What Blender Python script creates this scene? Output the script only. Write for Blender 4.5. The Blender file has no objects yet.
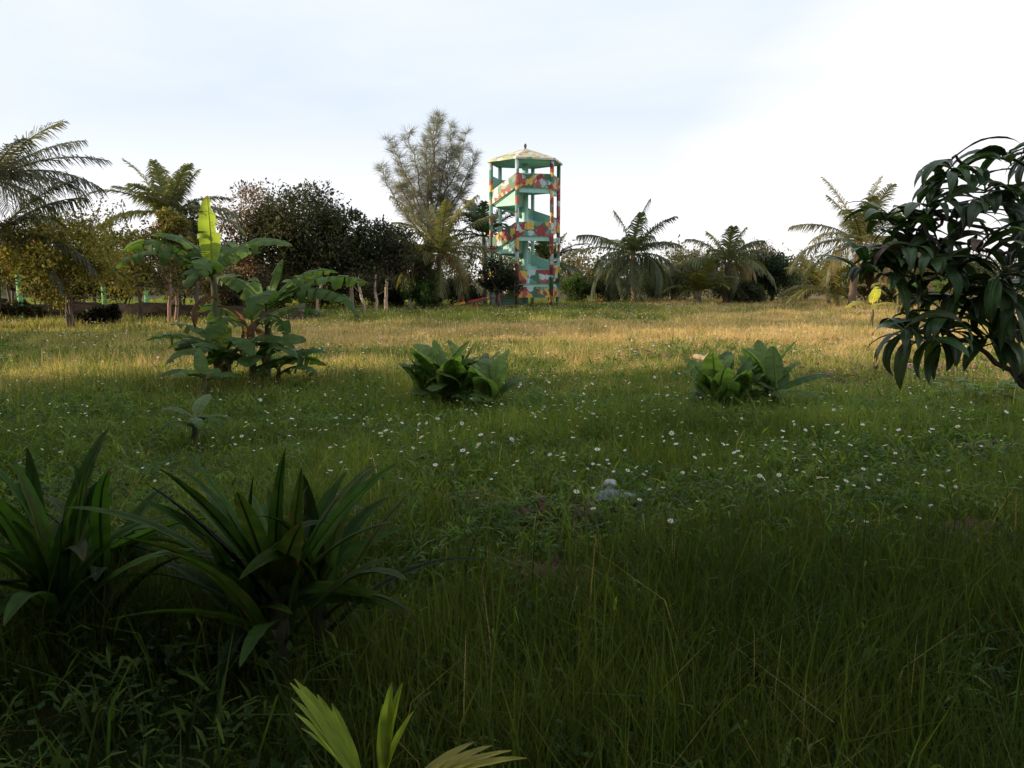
import bpy, math, random
import numpy as np
from mathutils import Vector

SEED = 7
rng = np.random.default_rng(SEED)
random.seed(SEED)
S = bpy.context.scene
COL = S.collection
R = math.radians

# ------------------------------------------------------------------ camera, sky, sun, exposure
CAM_H, FPX, PITCH = 1.6, 819.0, math.atan(105 / 819.0)
cam = bpy.data.cameras.new("camera"); camo = bpy.data.objects.new("camera", cam); COL.objects.link(camo)
cam.sensor_width = 36; cam.lens = 36 * FPX / 1024; cam.clip_start = 0.05; cam.clip_end = 3000
camo.location = (0, 0, CAM_H); camo.rotation_euler = (math.pi / 2 - PITCH, 0, 0)
S.camera = camo
S.render.resolution_x, S.render.resolution_y = 1024, 768

SUN_EL, SUN_AZ = R(10.5), R(270 - 5)          # azimuth clockwise from +Y: the sun stands low on the left
sd = Vector((math.sin(SUN_AZ) * math.cos(SUN_EL), math.cos(SUN_AZ) * math.cos(SUN_EL), math.sin(SUN_EL)))
W = bpy.data.worlds.new("World"); S.world = W; W.use_nodes = True
nt = W.node_tree; nt.nodes.clear()
def wn(t, **k):
    n = nt.nodes.new(t)
    for a, b in k.items(): setattr(n, a, b)
    return n
sky = wn("ShaderNodeTexSky", sky_type='NISHITA', sun_disc=False, sun_elevation=SUN_EL, sun_rotation=SUN_AZ,
         air_density=1.0, dust_density=2.5, ozone_density=1.0)
tc = wn("ShaderNodeTexCoord"); mp = wn("ShaderNodeMapping")
mp.inputs["Scale"].default_value = (1.0, 1.0, 3.2); mp.inputs["Rotation"].default_value = (0, R(-22), R(20))
nz = wn("ShaderNodeTexNoise"); nz.inputs["Scale"].default_value = 1.35; nz.inputs["Detail"].default_value = 7
nz.inputs["Roughness"].default_value = 0.55; nz.inputs["Distortion"].default_value = 0.35
rp = wn("ShaderNodeValToRGB"); rp.color_ramp.elements[0].position = 0.40; rp.color_ramp.elements[1].position = 0.60
mx = wn("ShaderNodeMix", data_type='RGBA'); mx.inputs["B"].default_value = (8.9, 8.75, 8.8, 1)
mlt = wn("ShaderNodeMath", operation='MULTIPLY'); mlt.inputs[1].default_value = 0.32
bg = wn("ShaderNodeBackground"); bg.inputs["Strength"].default_value = 0.10
out = wn("ShaderNodeOutputWorld")
L = nt.links.new
L(tc.outputs["Generated"], mp.inputs["Vector"]); L(mp.outputs["Vector"], nz.inputs["Vector"])
L(nz.outputs["Fac"], rp.inputs["Fac"]); L(rp.outputs["Color"], mlt.inputs[0])
sx = wn("ShaderNodeSeparateXYZ"); L(tc.outputs["Generated"], sx.inputs[0])
lowb = wn("ShaderNodeMapRange"); lowb.inputs["From Min"].default_value = 0.20; lowb.inputs["From Max"].default_value = 0.04; L(sx.outputs["Z"], lowb.inputs["Value"])
sidb = wn("ShaderNodeMapRange"); sidb.inputs["From Min"].default_value = -0.40; sidb.inputs["From Max"].default_value = -0.85; L(sx.outputs["X"], sidb.inputs["Value"])
ad = wn("ShaderNodeMath", operation='MAXIMUM'); L(lowb.outputs[0], ad.inputs[0]); L(sidb.outputs[0], ad.inputs[1])
dg = wn("ShaderNodeMath", operation='SUBTRACT'); L(sx.outputs["X"], dg.inputs[0]); L(sx.outputs["Z"], dg.inputs[1])
dn = wn("ShaderNodeMath", operation='MULTIPLY_ADD'); dn.inputs[1].default_value = 0.5; L(nz.outputs["Fac"], dn.inputs[0]); L(dg.outputs[0], dn.inputs[2])
bk_ = wn("ShaderNodeMapRange"); bk_.inputs["From Min"].default_value = 0.22; bk_.inputs["From Max"].default_value = 0.44; bk_.inputs["To Max"].default_value = 0.85; L(dn.outputs[0], bk_.inputs["Value"])
ad0 = wn("ShaderNodeMath", operation='MAXIMUM'); L(bk_.outputs[0], ad0.inputs[0]); L(ad.outputs[0], ad0.inputs[1]); ad = ad0
ad2 = wn("ShaderNodeMath", operation='MAXIMUM'); L(mlt.outputs[0], ad2.inputs[0]); L(ad.outputs[0], ad2.inputs[1]); L(ad2.outputs[0], mx.inputs["Factor"])
veil = wn("ShaderNodeMix", data_type='RGBA'); veil.inputs["Factor"].default_value = 0.97; veil.inputs["B"].default_value = (5.95, 6.7, 7.85, 1)
L(sky.outputs["Color"], veil.inputs["A"]); L(veil.outputs["Result"], mx.inputs["A"]); L(mx.outputs["Result"], bg.inputs["Color"]); L(bg.outputs["Background"], out.inputs["Surface"])

sun = bpy.data.lights.new("sun", 'SUN'); suno = bpy.data.objects.new("sun", sun); COL.objects.link(suno)
sun.energy = 5.0; sun.angle = R(0.5); sun.color = (1.0, 0.80, 0.54)
suno.rotation_euler = (-sd).to_track_quat('-Z', 'Y').to_euler()
S.view_settings.view_transform = 'Standard'; S.view_settings.look = 'None'
S.view_settings.gamma = 1; S.view_settings.exposure = 0.42; S.view_settings.use_curve_mapping = False
S.render.engine = 'CYCLES'
S.cycles.max_bounces = 5; S.cycles.diffuse_bounces = 3; S.cycles.glossy_bounces = 2
S.cycles.transmission_bounces = 3; S.cycles.transparent_max_bounces = 6
S.cycles.use_denoising = True

# ------------------------------------------------------------------ picture <-> place
_f = np.array([0, math.cos(PITCH), -math.sin(PITCH)]); _u = np.array([0, math.sin(PITCH), math.cos(PITCH)])
def ray(px, py): return np.array([1., 0, 0]) * (px - 512) / FPX + _u * (384 - py) / FPX + _f
def P(px, py, Y):
    d = ray(px, py); d = d * (Y / d[1]); return np.array([d[0], d[1], CAM_H + d[2]])
def G(px, py):
    d = ray(px, py); d = d * (-CAM_H / d[2]); return np.array([d[0], d[1], 0.0])
def B(px, Y):                                   # ground point under picture column px at depth Y
    return np.array([P(px, 300, Y)[0], Y, 0.0])

# ------------------------------------------------------------------ numpy helpers
def vnoise(x, y, scale, seed=0):
    r = np.random.default_rng(seed).random((128, 128))
    x = np.asarray(x) * scale + 500; y = np.asarray(y) * scale + 500
    i = np.floor(x).astype(int); j = np.floor(y).astype(int); fx = x - i; fy = y - j
    fx = fx * fx * (3 - 2 * fx); fy = fy * fy * (3 - 2 * fy); i %= 127; j %= 127
    return (r[i, j] * (1 - fx) + r[i + 1, j] * fx) * (1 - fy) + (r[i, j + 1] * (1 - fx) + r[i + 1, j + 1] * fx) * fy
def fbm(x, y, scale, seed=0): return (vnoise(x, y, scale, seed) * .55 + vnoise(x, y, scale * 2.3, seed + 1) * .3 + vnoise(x, y, scale * 5.1, seed + 2) * .15)
def gz(x, y): return (fbm(x, y, 0.35, 11) - .5) * 0.16
def nrm(v): return v / (np.linalg.norm(v, axis=-1, keepdims=True) + 1e-9)
def sst(a, b, x): t = np.clip((np.asarray(x) - a) / (b - a), 0, 1); return t * t * (3 - 2 * t)

class Quads:
    """collects quad faces and their vertex colours; build() links them as ONE mesh object"""
    def __init__(self): self.v = []; self.f = []; self.c = []; self.n = 0
    def add(self, v, f, c):
        v = np.asarray(v, float).reshape(-1, 3); f = np.asarray(f, int).reshape(-1, 4)
        c = np.broadcast_to(np.asarray(c, float), (len(v), 3))
        self.v.append(v); self.f.append(f + self.n); self.c.append(c); self.n += len(v)
    def build(self, name, mat, parent=None, smooth=True, origin=None):
        v = np.concatenate(self.v); f = np.concatenate(self.f); c = np.concatenate(self.c)
        if origin is not None: v = v - np.asarray(origin)
        me = bpy.data.meshes.new(name)
        me.vertices.add(len(v)); me.vertices.foreach_set("co", v.astype(np.float32).ravel())
        me.loops.add(4 * len(f)); me.loops.foreach_set("vertex_index", f.astype(np.int32).ravel())
        me.polygons.add(len(f)); me.polygons.foreach_set("loop_start", (np.arange(len(f)) * 4).astype(np.int32))
        me.polygons.foreach_set("use_smooth", np.full(len(f), smooth))
        a = me.attributes.new("col", 'FLOAT_COLOR', 'POINT')
        a.data.foreach_set("color", np.concatenate([np.clip(c, 0, 1), np.ones((len(c), 1))], 1).astype(np.float32).ravel())
        me.update(calc_edges=True); me.materials.append(mat)
        o = bpy.data.objects.new(name, me); COL.objects.link(o)
        if parent is not None: o.parent = parent
        return o

def tube(q, pts, rad, col, sides=6):
    pts = np.asarray(pts, float); n = len(pts); rad = np.broadcast_to(np.asarray(rad, float), (n,))
    t = nrm(np.gradient(pts, axis=0)); ref = np.array([0.31, 0.17, 1.0]) if abs(t[:, 2]).mean() < .8 else np.array([1.0, .2, 0.1])
    a = nrm(np.cross(t, ref)); b = np.cross(t, a)
    th = np.linspace(0, 2 * np.pi, sides, endpoint=False)
    v = pts[:, None] + rad[:, None, None] * (np.cos(th)[None, :, None] * a[:, None] + np.sin(th)[None, :, None] * b[:, None])
    i = np.arange(n - 1)[:, None] * sides; k = np.arange(sides)[None]; k2 = (k + 1) % sides
    f = np.stack([i + k, i + k2, i + sides + k2, i + sides + k], -1).reshape(-1, 4)
    c = np.asarray(col, float)
    if c.ndim == 2: c = np.repeat(c, sides, 0)
    q.add(v.reshape(-1, 3), f, c)

def wobble(a, b, n=7, amp=.1, sag=0.):
    a = np.asarray(a, float); b = np.asarray(b, float); t = np.linspace(0, 1, n)[:, None]
    w = np.cumsum(rng.normal(0, 1, (n, 3)), 0); w = w - t * w[-1]; w[0] = 0
    return a + (b - a) * t + w * amp / math.sqrt(n) + np.array([0, 0, 1]) * (np.sin(t * np.pi) * sag)

def rhombi(q, p, d, nn, ln, wd, col):
    """one rhombic leaf per row: base, side, tip, side"""
    d = nrm(d); s = nrm(np.cross(d, nn)); ln = np.asarray(ln).reshape(-1, 1); wd = np.asarray(wd).reshape(-1, 1)
    m = p + d * ln * .45
    v = np.stack([p, m + s * wd * .5, p + d * ln, m - s * wd * .5], 1).reshape(-1, 3)
    q.add(v, np.arange(len(p) * 4).reshape(-1, 4), np.repeat(np.broadcast_to(col, (len(p), 3)), 4, 0))

def vary(col, n, amt=.25, hue=.10):
    c = np.asarray(col, float) * (1 + rng.normal(0, amt, (n, 1)))
    return np.clip(c * (1 + rng.normal(0, hue, (n, 3))), .004, .9)

# ------------------------------------------------------------------ materials
def mat_new(name):
    m = bpy.data.materials.new(name); m.use_nodes = True; t = m.node_tree; t.nodes.clear()
    return m, t, t.nodes.new, t.links.new
def foliage_mat(name, trans=.35, rough=.5, spec=.35, nscale=6., namt=.3):
    m, t, N, K = mat_new(name)
    at = N("ShaderNodeAttribute"); at.attribute_name = "col"
    no = N("ShaderNodeTexNoise"); no.inputs["Scale"].default_value = nscale; no.inputs["Detail"].default_value = 3
    tcn = N("ShaderNodeTexCoord"); K(tcn.outputs["Object"], no.inputs["Vector"])
    mr = N("ShaderNodeMapRange"); mr.inputs["To Min"].default_value = 1 - namt; mr.inputs["To Max"].default_value = 1 + namt
    K(no.outputs["Fac"], mr.inputs["Value"])
    vm = N("ShaderNodeVectorMath"); vm.operation = 'SCALE'; K(at.outputs["Color"], vm.inputs[0]); K(mr.outputs["Result"], vm.inputs["Scale"])
    b = N("ShaderNodeBsdfPrincipled"); b.inputs["Roughness"].default_value = rough; b.inputs["Specular IOR Level"].default_value = spec
    K(vm.outputs["Vector"], b.inputs["Base Color"]); o = N("ShaderNodeOutputMaterial")
    if trans > 0:
        tr = N("ShaderNodeBsdfTranslucent"); v2 = N("ShaderNodeVectorMath"); v2.operation = 'MULTIPLY'
        v2.inputs[1].default_value = (1.7, 1.75, .8); K(vm.outputs["Vector"], v2.inputs[0]); K(v2.outputs["Vector"], tr.inputs["Color"])
        ms = N("ShaderNodeMixShader"); ms.inputs[0].default_value = trans
        K(b.outputs[0], ms.inputs[1]); K(tr.outputs[0], ms.inputs[2]); K(ms.outputs[0], o.inputs["Surface"])
    else: K(b.outputs[0], o.inputs["Surface"])
    return m
M_LEAF = foliage_mat("tree_leaf", .34, .55, .25, 1.2)
M_GRASS = foliage_mat("grass_blade", .40, .6, .2, .6, .25)
M_PALM = foliage_mat("palm_leaflet", .28, .45, .4, 1.0)
M_BANANA = foliage_mat("banana_leaf", .45, .5, .2, 7.0, .22)
M_STRAP = foliage_mat("strap_leaf", .34, .58, .08, 9.0, .25)
M_MANGO = foliage_mat("mango_leaf", .16, .38, .4, 8.0, .3)
M_PETAL = foliage_mat("petal", .3, .6, .2, 30, .08)

def bark_mat():
    m, t, N, K = mat_new("bark"); at = N("ShaderNodeAttribute"); at.attribute_name = "col"
    tcn = N("ShaderNodeTexCoord"); mpn = N("ShaderNodeMapping"); mpn.inputs["Scale"].default_value = (9, 9, 3)
    no = N("ShaderNodeTexNoise"); no.inputs["Scale"].default_value = 3; no.inputs["Detail"].default_value = 6; no.inputs["Roughness"].default_value = .7
    K(tcn.outputs["Object"], mpn.inputs[0]); K(mpn.outputs[0], no.inputs["Vector"])
    mr = N("ShaderNodeMapRange"); mr.inputs["To Min"].default_value = .45; mr.inputs["To Max"].default_value = 1.5; K(no.outputs["Fac"], mr.inputs["Value"])
    vm = N("ShaderNodeVectorMath"); vm.operation = 'SCALE'; K(at.outputs["Color"], vm.inputs[0]); K(mr.outputs[0], vm.inputs["Scale"])
    b = N("ShaderNodeBsdfPrincipled"); b.inputs["Roughness"].default_value = .85; K(vm.outputs[0], b.inputs["Base Color"])
    bu = N("ShaderNodeBump"); bu.inputs["Strength"].default_value = .6; bu.inputs["Distance"].default_value = .03
    K(no.outputs["Fac"], bu.inputs["Height"]); K(bu.outputs[0], b.inputs["Normal"])
    o = N("ShaderNodeOutputMaterial"); K(b.outputs[0], o.inputs[0]); return m
M_BARK = bark_mat()

def ground_mat():
    m, t, N, K = mat_new("meadow_soil"); at = N("ShaderNodeAttribute"); at.attribute_name = "col"
    tcn = N("ShaderNodeTexCoord"); no = N("ShaderNodeTexNoise"); no.inputs["Scale"].default_value = 5; no.inputs["Detail"].default_value = 8; no.inputs["Roughness"].default_value = .7
    K(tcn.outputs["Object"], no.inputs["Vector"])
    mr = N("ShaderNodeMapRange"); mr.inputs["To Min"].default_value = .4; mr.inputs["To Max"].default_value = 1.6; K(no.outputs["Fac"], mr.inputs["Value"])
    vm = N("ShaderNodeVectorMath"); vm.operation = 'SCALE'; K(at.outputs["Color"], vm.inputs[0]); K(mr.outputs[0], vm.inputs["Scale"])
    b = N("ShaderNodeBsdfPrincipled"); b.inputs["Roughness"].default_value = .95; b.inputs["Specular IOR Level"].default_value = .1
    K(vm.outputs[0], b.inputs["Base Color"]); bu = N("ShaderNodeBump"); bu.inputs["Strength"].default_value = .8; bu.inputs["Distance"].default_value = .05
    K(no.outputs["Fac"], bu.inputs["Height"]); K(bu.outputs[0], b.inputs["Normal"])
    o = N("ShaderNodeOutputMaterial"); K(b.outputs[0], o.inputs[0]); return m
M_SOIL = ground_mat()

def camo_mat():
    m, t, N, K = mat_new("camouflage_paint")
    tcn = N("ShaderNodeTexCoord"); no = N("ShaderNodeTexNoise"); no.inputs["Scale"].default_value = 2.6; no.inputs["Detail"].default_value = 2
    K(tcn.outputs["Object"], no.inputs["Vector"])
    mxn = N("ShaderNodeVectorMath"); mxn.operation = 'MULTIPLY_ADD'; mxn.inputs[1].default_value = (.55, .55, .55)
    K(no.outputs["Color"], mxn.inputs[0]); K(tcn.outputs["Object"], mxn.inputs[2])
    vo = N("ShaderNodeTexVoronoi"); vo.inputs["Scale"].default_value = 3.1; K(mxn.outputs[0], vo.inputs["Vector"])
    se = N("ShaderNodeSeparateColor"); K(vo.outputs["Color"], se.inputs[0])
    cr = N("ShaderNodeValToRGB"); cr.color_ramp.interpolation = 'CONSTANT'
    cols = [(0, (.26, .035, .035)), (.24, (.04, .13, .075)), (.46, (.58, .38, .07)), (.62, (.42, .55, .56)), (.78, (.40, .09, .06)), (.88, (.10, .28, .20))]
    e = cr.color_ramp.elements
    while len(e) < len(cols): e.new(.5)
    for x, (p, c) in zip(e, cols): x.position = p; x.color = (*c, 1)
    K(se.outputs[0], cr.inputs[0])
    n2 = N("ShaderNodeTexNoise"); n2.inputs["Scale"].default_value = 3; n2.inputs["Detail"].default_value = 7; mps = N("ShaderNodeMapping"); mps.inputs["Scale"].default_value = (3, 3, .6); K(tcn.outputs["Object"], mps.inputs[0]); K(mps.outputs[0], n2.inputs["Vector"])
    mr = N("ShaderNodeMapRange"); mr.inputs["To Min"].default_value = .45; mr.inputs["To Max"].default_value = 1.4; K(n2.outputs["Fac"], mr.inputs["Value"])
    vm = N("ShaderNodeVectorMath"); vm.operation = 'SCALE'; K(cr.outputs[0], vm.inputs[0]); K(mr.outputs[0], vm.inputs["Scale"])
    b = N("ShaderNodeBsdfPrincipled"); b.inputs["Roughness"].default_value = .6; K(vm.outputs[0], b.inputs["Base Color"])
    o = N("ShaderNodeOutputMaterial"); K(b.outputs[0], o.inputs[0]); return m
M_CAMO = camo_mat()

def paint_mat(name, col, rough=.65, amt=.25, scale=4., metal=0.):
    m, t, N, K = mat_new(name); tcn = N("ShaderNodeTexCoord"); no = N("ShaderNodeTexNoise"); no.inputs["Scale"].default_value = scale; no.inputs["Detail"].default_value = 6
    K(tcn.outputs["Object"], no.inputs["Vector"]); mr = N("ShaderNodeMapRange"); mr.inputs["To Min"].default_value = 1 - amt; mr.inputs["To Max"].default_value = 1 + amt
    K(no.outputs["Fac"], mr.inputs["Value"]); vm = N("ShaderNodeVectorMath"); vm.operation = 'SCALE'; vm.inputs[0].default_value = col; K(mr.outputs[0], vm.inputs["Scale"])
    b = N("ShaderNodeBsdfPrincipled"); b.inputs["Roughness"].default_value = rough; K(vm.outputs[0], b.inputs["Base Color"])
    o = N("ShaderNodeOutputMaterial"); K(b.outputs[0], o.inputs[0]); return m
M_MINT = paint_mat("mint_paint", (.34, .58, .50), .7, .22); M_ROOF = camo_mat()
M_ROOF.name = "faded_roof_paint"
for e_, c_ in zip([n_ for n_ in M_ROOF.node_tree.nodes if n_.type == 'VALTORGB'][0].color_ramp.elements, [(.60, .52, .30), (.26, .34, .20), (.64, .46, .16), (.64, .62, .52), (.50, .20, .13), (.56, .54, .36)]): e_.color = (*c_, 1)
M_RED = paint_mat("red_paint", (.42, .03, .03)); M_YEL = paint_mat("yellow_paint", (.60, .36, .03))
M_IRON = paint_mat("dark_iron", (.05, .05, .05)); M_HUSK = paint_mat("coconut_husk", (.085, .05, .032), .95, .5, 22)

# ------------------------------------------------------------------ object helpers
def tag(o, label=None, cat=None, group=None, kind=None):
    if label: o["label"] = label
    if cat: o["category"] = cat
    if group: o["group"] = group
    if kind: o["kind"] = kind
    return o
def root(name, loc, label, cat, group=None):
    o = bpy.data.objects.new(name, None); COL.objects.link(o); o.location = loc; o.empty_display_size = .3
    return tag(o, label, cat, group)
def put(q, name, mat, parent, smooth=True): return q.build(name, mat, parent, smooth, origin=np.array(parent.location))

# ------------------------------------------------------------------ ground
def dryness(x, y):
    d = np.hypot(x, y); n = fbm(x, y, .22, 31)
    t = .35 * sst(7.5, 13, d + (n - .5) * 7) + .65 * sst(12, 18, d + (n - .5) * 9 + x * .12)
    green_shade_band = sst(26, 31, y) * (1 - sst(4, 14, x + (n - .5) * 14))       # greener sward by the far trees, partly tree and tower shadow put into colour
    left = 1 - sst(-9, -1.5, x + (n - .5) * 8); t = t * (1 - .62 * left * (1 - sst(24, 30, y)))
    return np.clip(t * (1 - .88 * green_shade_band) + .12 * (n > .6), 0, 1)
SOILS = [(*G(668, 368)[:2], 1.2, .35), (*G(835, 384)[:2], 1.5, .4), (*G(930, 377)[:2], 1.5, .35), (*G(560, 522)[:2], .34, .18), (*G(470, 508)[:2], .2, .12),
         (*G(985, 452)[:2], .7, .25), (*G(975, 548)[:2], .4, .22), (*G(110, 362)[:2], 1.6, .4), (*G(545, 585)[:2], .2, .12)]
def soil(x, y):
    s = np.zeros_like(x)
    for a, b, rx, ry in SOILS:
        s = np.maximum(s, 1 - sst(.55, 1.15, np.hypot((x - a) / rx, (y - b) / (ry * 1.6)) + (vnoise(x, y, 3, 5) - .5) * .6))
    return s
def ground():
    xs = np.concatenate([np.linspace(-700, -61, 14), np.linspace(-60, -21, 50), np.linspace(-20, 20, 300), np.linspace(21, 60, 50), np.linspace(61, 700, 14)])
    ys = np.concatenate([np.linspace(-300, -11, 12), np.linspace(-10, 25, 260), np.linspace(25.3, 62, 90), np.linspace(64, 1500, 30)])
    X, Y = np.meshgrid(xs, ys); nx = len(xs); Z = gz(X, Y)
    far = sst(60, 120, np.hypot(X, Y)); Z = Z * (1 - far)
    v = np.stack([X, Y, Z], -1).reshape(-1, 3)
    i = np.arange(len(ys) - 1)[:, None] * nx; k = np.arange(nx - 1)[None]
    f = np.stack([i + k, i + k + 1, i + nx + k + 1, i + nx + k], -1).reshape(-1, 4)
    d = dryness(X, Y)[..., None]; s = soil(X, Y)[..., None]
    c = np.array([.045, .05, .018]) * (1 - d) + np.array([.17, .13, .055]) * d
    c = c * (1 - s) + np.array([.10, .055, .038]) * s
    q = Quads(); q.add(v, f, c.reshape(-1, 3)); o = q.build("ground", M_SOIL); o["kind"] = "structure"
ground()

def bank(x0, x1, Y, h, name):
    n = 60; xs = np.linspace(x0, x1, n); q = Quads(); prof = np.array([(-1.1, -.05), (-.7, .45), (-.35, .9), (.1, 1), (.7, .85), (1.4, -.05)])
    yy = Y + (vnoise(xs, xs * 0, .3, 3) - .5) * 1.2; hh = h * (.7 + .6 * vnoise(xs, xs * 0, .7, 9)); hh *= np.minimum(1, 4 * np.minimum(np.arange(n), n - 1 - np.arange(n)) / n) + .05
    v = np.stack([np.stack([xs + 0 * p[0], yy + p[0] * .8, hh * p[1] + rng.normal(0, .025, n)], -1) for p in prof], 1)
    i = np.arange(n - 1)[:, None] * 6; k = np.arange(5)[None]
    f = np.stack([i + k, i + k + 6, i + k + 7, i + k + 1], -1).reshape(-1, 4)
    q.add(v.reshape(-1, 3), f, vary((.035, .024, .016), n * 6, .2, .05)); o = q.build(name, M_SOIL); o["kind"] = "structure"
bank(-26, -5.5, 31.8, .72, "earth_bank")

# ------------------------------------------------------------------ grass
def scatter(rho, y0, y1, margin=.70, pad=1.2, m=4000):
    yb = np.linspace(y0, y1, m); w = np.array([rho(y) for y in yb]) * 2 * (yb * margin + pad)
    n = int(np.trapz(w, yb)); cdf = np.cumsum(w); cdf /= cdf[-1]
    y = np.interp(rng.random(n), cdf, yb); x = (rng.random(n) * 2 - 1) * (y * margin + pad)
    return x, y
def blades(q, x, y, h, w, bend, col, tipcol=None):
    n = len(x); th = rng.random(n) * 2 * np.pi; ph = rng.random(n) * 2 * np.pi
    l = np.stack([np.cos(th), np.sin(th), np.zeros(n)], 1); s = np.stack([np.cos(ph), np.sin(ph), np.zeros(n)], 1) * w[:, None] * .5
    p = np.stack([x, y, gz(x, y) - .01], 1); up = np.array([0, 0, 1.0])
    b = (bend * h)[:, None]; hh = h[:, None]
    m = p + up * hh * .55 + l * b * .28; t = p + up * hh * (1 - .35 * bend[:, None] ** 2) + l * b
    v = np.stack([p - s, p + s, m - s * .85, m + s * .85, t - s * .12, t + s * .12], 1).reshape(-1, 3)
    i = np.arange(n)[:, None] * 6
    f = np.concatenate([i + np.array([[0, 1, 3, 2]]), i + np.array([[2, 3, 5, 4]])], 0)
    c = np.repeat(col, 6, 0)
    if tipcol is not None:
        c = c.reshape(n, 6, 3).copy(); c[:, 4:] = tipcol[:, None]; c = c.reshape(-1, 3)
    q.add(v, f, c)
def mixc(a, b, t): t = np.asarray(t)[:, None]; return np.asarray(a) * (1 - t) + np.asarray(b) * t
def meadow():
    q = Quads()
    # near sward: tufts
    for rho, y0, y1, k, sp in ((lambda y: 340 if y < 7 else 290, 1.4, 9, 7, .05), (lambda y: 215 if y < 14 else 150, 9, 20, 6, .08), (lambda y: 62 if y < 32 else 40, 20, 58, 7, .16)):
        tx, ty = scatter(rho, y0, y1)
        keep = rng.random(len(tx)) > soil(tx, ty) * 1.05
        tx, ty = tx[keep], ty[keep]; n = len(tx)
        x = np.repeat(tx, k) + rng.normal(0, sp, n * k); y = np.repeat(ty, k) + rng.normal(0, sp, n * k)
        d = dryness(x, y); hn = np.clip((fbm(x, y, .75, 51) - .5) * 1.9 + .45, 0, 1.2); n2 = np.clip((fbm(x, y, .9, 77) - .5) * 2.2 + .5, 0, 1)
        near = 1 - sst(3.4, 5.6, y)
        h = (.07 + .21 * hn) * (1 + .55 * near) * (1 - .15 * d) * np.exp(rng.normal(0, .3, n * k)) + .07 * d
        w = np.maximum(.0045, y * .00046) * np.exp(rng.normal(0, .25, n * k)) * np.where(rng.random(n * k) < .12, 1.8, 1)
        bend = np.clip(np.abs(rng.normal(.35, .28, n * k)), .02, 1.1)
        dry = (rng.random(n * k) < .03 + .10 * sst(.58, .8, fbm(x, y, .5, 91)) + .72 * d * (.55 + .9 * n2)).astype(float) * (rng.random(n * k) > .75 * near)
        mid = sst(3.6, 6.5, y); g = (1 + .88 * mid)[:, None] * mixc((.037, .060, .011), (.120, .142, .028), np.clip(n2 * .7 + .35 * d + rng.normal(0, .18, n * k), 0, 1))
        st = mixc((.42, .27, .13), (.60, .46, .28), rng.random(n * k))
        c = mixc(g, st, dry * np.clip(.55 + .45 * d, 0, 1)); c = c * (1 + rng.normal(0, .14, (n * k, 1)))
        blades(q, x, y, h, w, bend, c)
    # tall thin seeding stems
    x, y = scatter(lambda y: 7 if y < 8 else 5, 1.8, 50); n = len(x)
    d = dryness(x, y)
    blades(q, x, y, rng.uniform(.28, .55, n) * (1 - .3 * d), np.maximum(.003, y * .0005), np.abs(rng.normal(.3, .25, n)),
           mixc((.10, .12, .03), (.42, .30, .12), np.clip(d + rng.random(n) * .15, 0, 1)), np.tile((.20, .16, .09), (n, 1)))
    # coarse long blades close to the camera
    x, y = scatter(lambda y: 34, 1.6, 4.6); n = len(x)
    blades(q, x, y, rng.uniform(.3, .62, n), rng.uniform(.006, .012, n), np.abs(rng.normal(.5, .35, n)), vary((.06, .10, .022), n, .3))
    o = q.build("meadow_grass", M_GRASS)
    tag(o, "green and straw coloured meadow grass covering the field", "grass", kind="stuff")
    # low broad-leaved herbs
    q = Quads(); cx, cy = scatter(lambda y: 44 if y < 9 else 22, 2.2, 20); k = 12; n = len(cx) * k
    tall = np.repeat(rng.uniform(.05, .24, len(cx)), k)
    x = np.repeat(cx, k) + rng.normal(0, .05, n); y = np.repeat(cy, k) + rng.normal(0, .05, n)
    keep = rng.random(n) > soil(x, y); x, y, tall = x[keep], y[keep], tall[keep]; n = len(x)
    p = np.stack([x, y, gz(x, y) + tall * rng.uniform(.25, 1, n)], 1); a = rng.random(n) * 6.283
    dv = np.stack([np.cos(a), np.sin(a), rng.normal(.15, .35, n)], 1); up = np.stack([rng.normal(0, .35, n), rng.normal(0, .35, n), np.ones(n)], 1)
    ln = np.maximum(rng.uniform(.03, .065, n), y * .0035); rhombi(q, p, dv, up, ln, ln * .5, vary((.05, .10, .022), n, .35))
    o = q.build("meadow_herbs", M_GRASS); tag(o, "low broad leaved herbs growing through the near grass", "herbs", kind="stuff")
    q = Quads(); cx, cy = scatter(lambda y: 34 if y < 4.4 else (64 if y < 10 else 26), 1.9, 18); k = 14; keep = vnoise(cx, cy, .8, 21) + rng.normal(0, .12, len(cx)) > .36; cx, cy = cx[keep], cy[keep]; n = len(cx) * k
    hh = np.repeat(rng.uniform(.08, .26, len(cx)), k); lv = rng.random(n)
    x = np.repeat(cx, k) + rng.normal(0, .035, n); y = np.repeat(cy, k) + rng.normal(0, .035, n); a = rng.random(n) * 6.283; e = rng.uniform(.1, 1.1, n)
    p = np.stack([x, y, gz(x, y) + hh * lv], 1); dv = np.stack([np.cos(a) * np.cos(e), np.sin(a) * np.cos(e), np.sin(e)], 1); up = np.stack([rng.normal(0, .3, n), rng.normal(0, .3, n), np.ones(n)], 1)
    ln = rng.uniform(.05, .13, n); tone = np.repeat(rng.random(len(cx)), k); cc = mixc((.06, .12, .018), (.15, .21, .036), tone) * (1 + rng.normal(0, .2, (n, 1)))
    ln = ln * (1 + np.clip(y - 6, 0, 12) * .04); wd = np.maximum(ln * rng.uniform(.10, .17, n), y * .0011)
    m2 = p + dv * (ln * .5)[:, None]; d2 = dv + np.array([0, 0, -.7]) * rng.uniform(.2, 1.2, (n, 1)); t2 = m2 + nrm(d2) * (ln * .55)[:, None]; s2 = nrm(np.cross(dv, up)) * wd[:, None] * .5
    v = np.stack([p - s2 * .5, p + s2 * .5, m2 - s2, m2 + s2, t2 - s2 * .1, t2 + s2 * .1], 1).reshape(-1, 3); i6 = np.arange(n)[:, None] * 6
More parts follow.
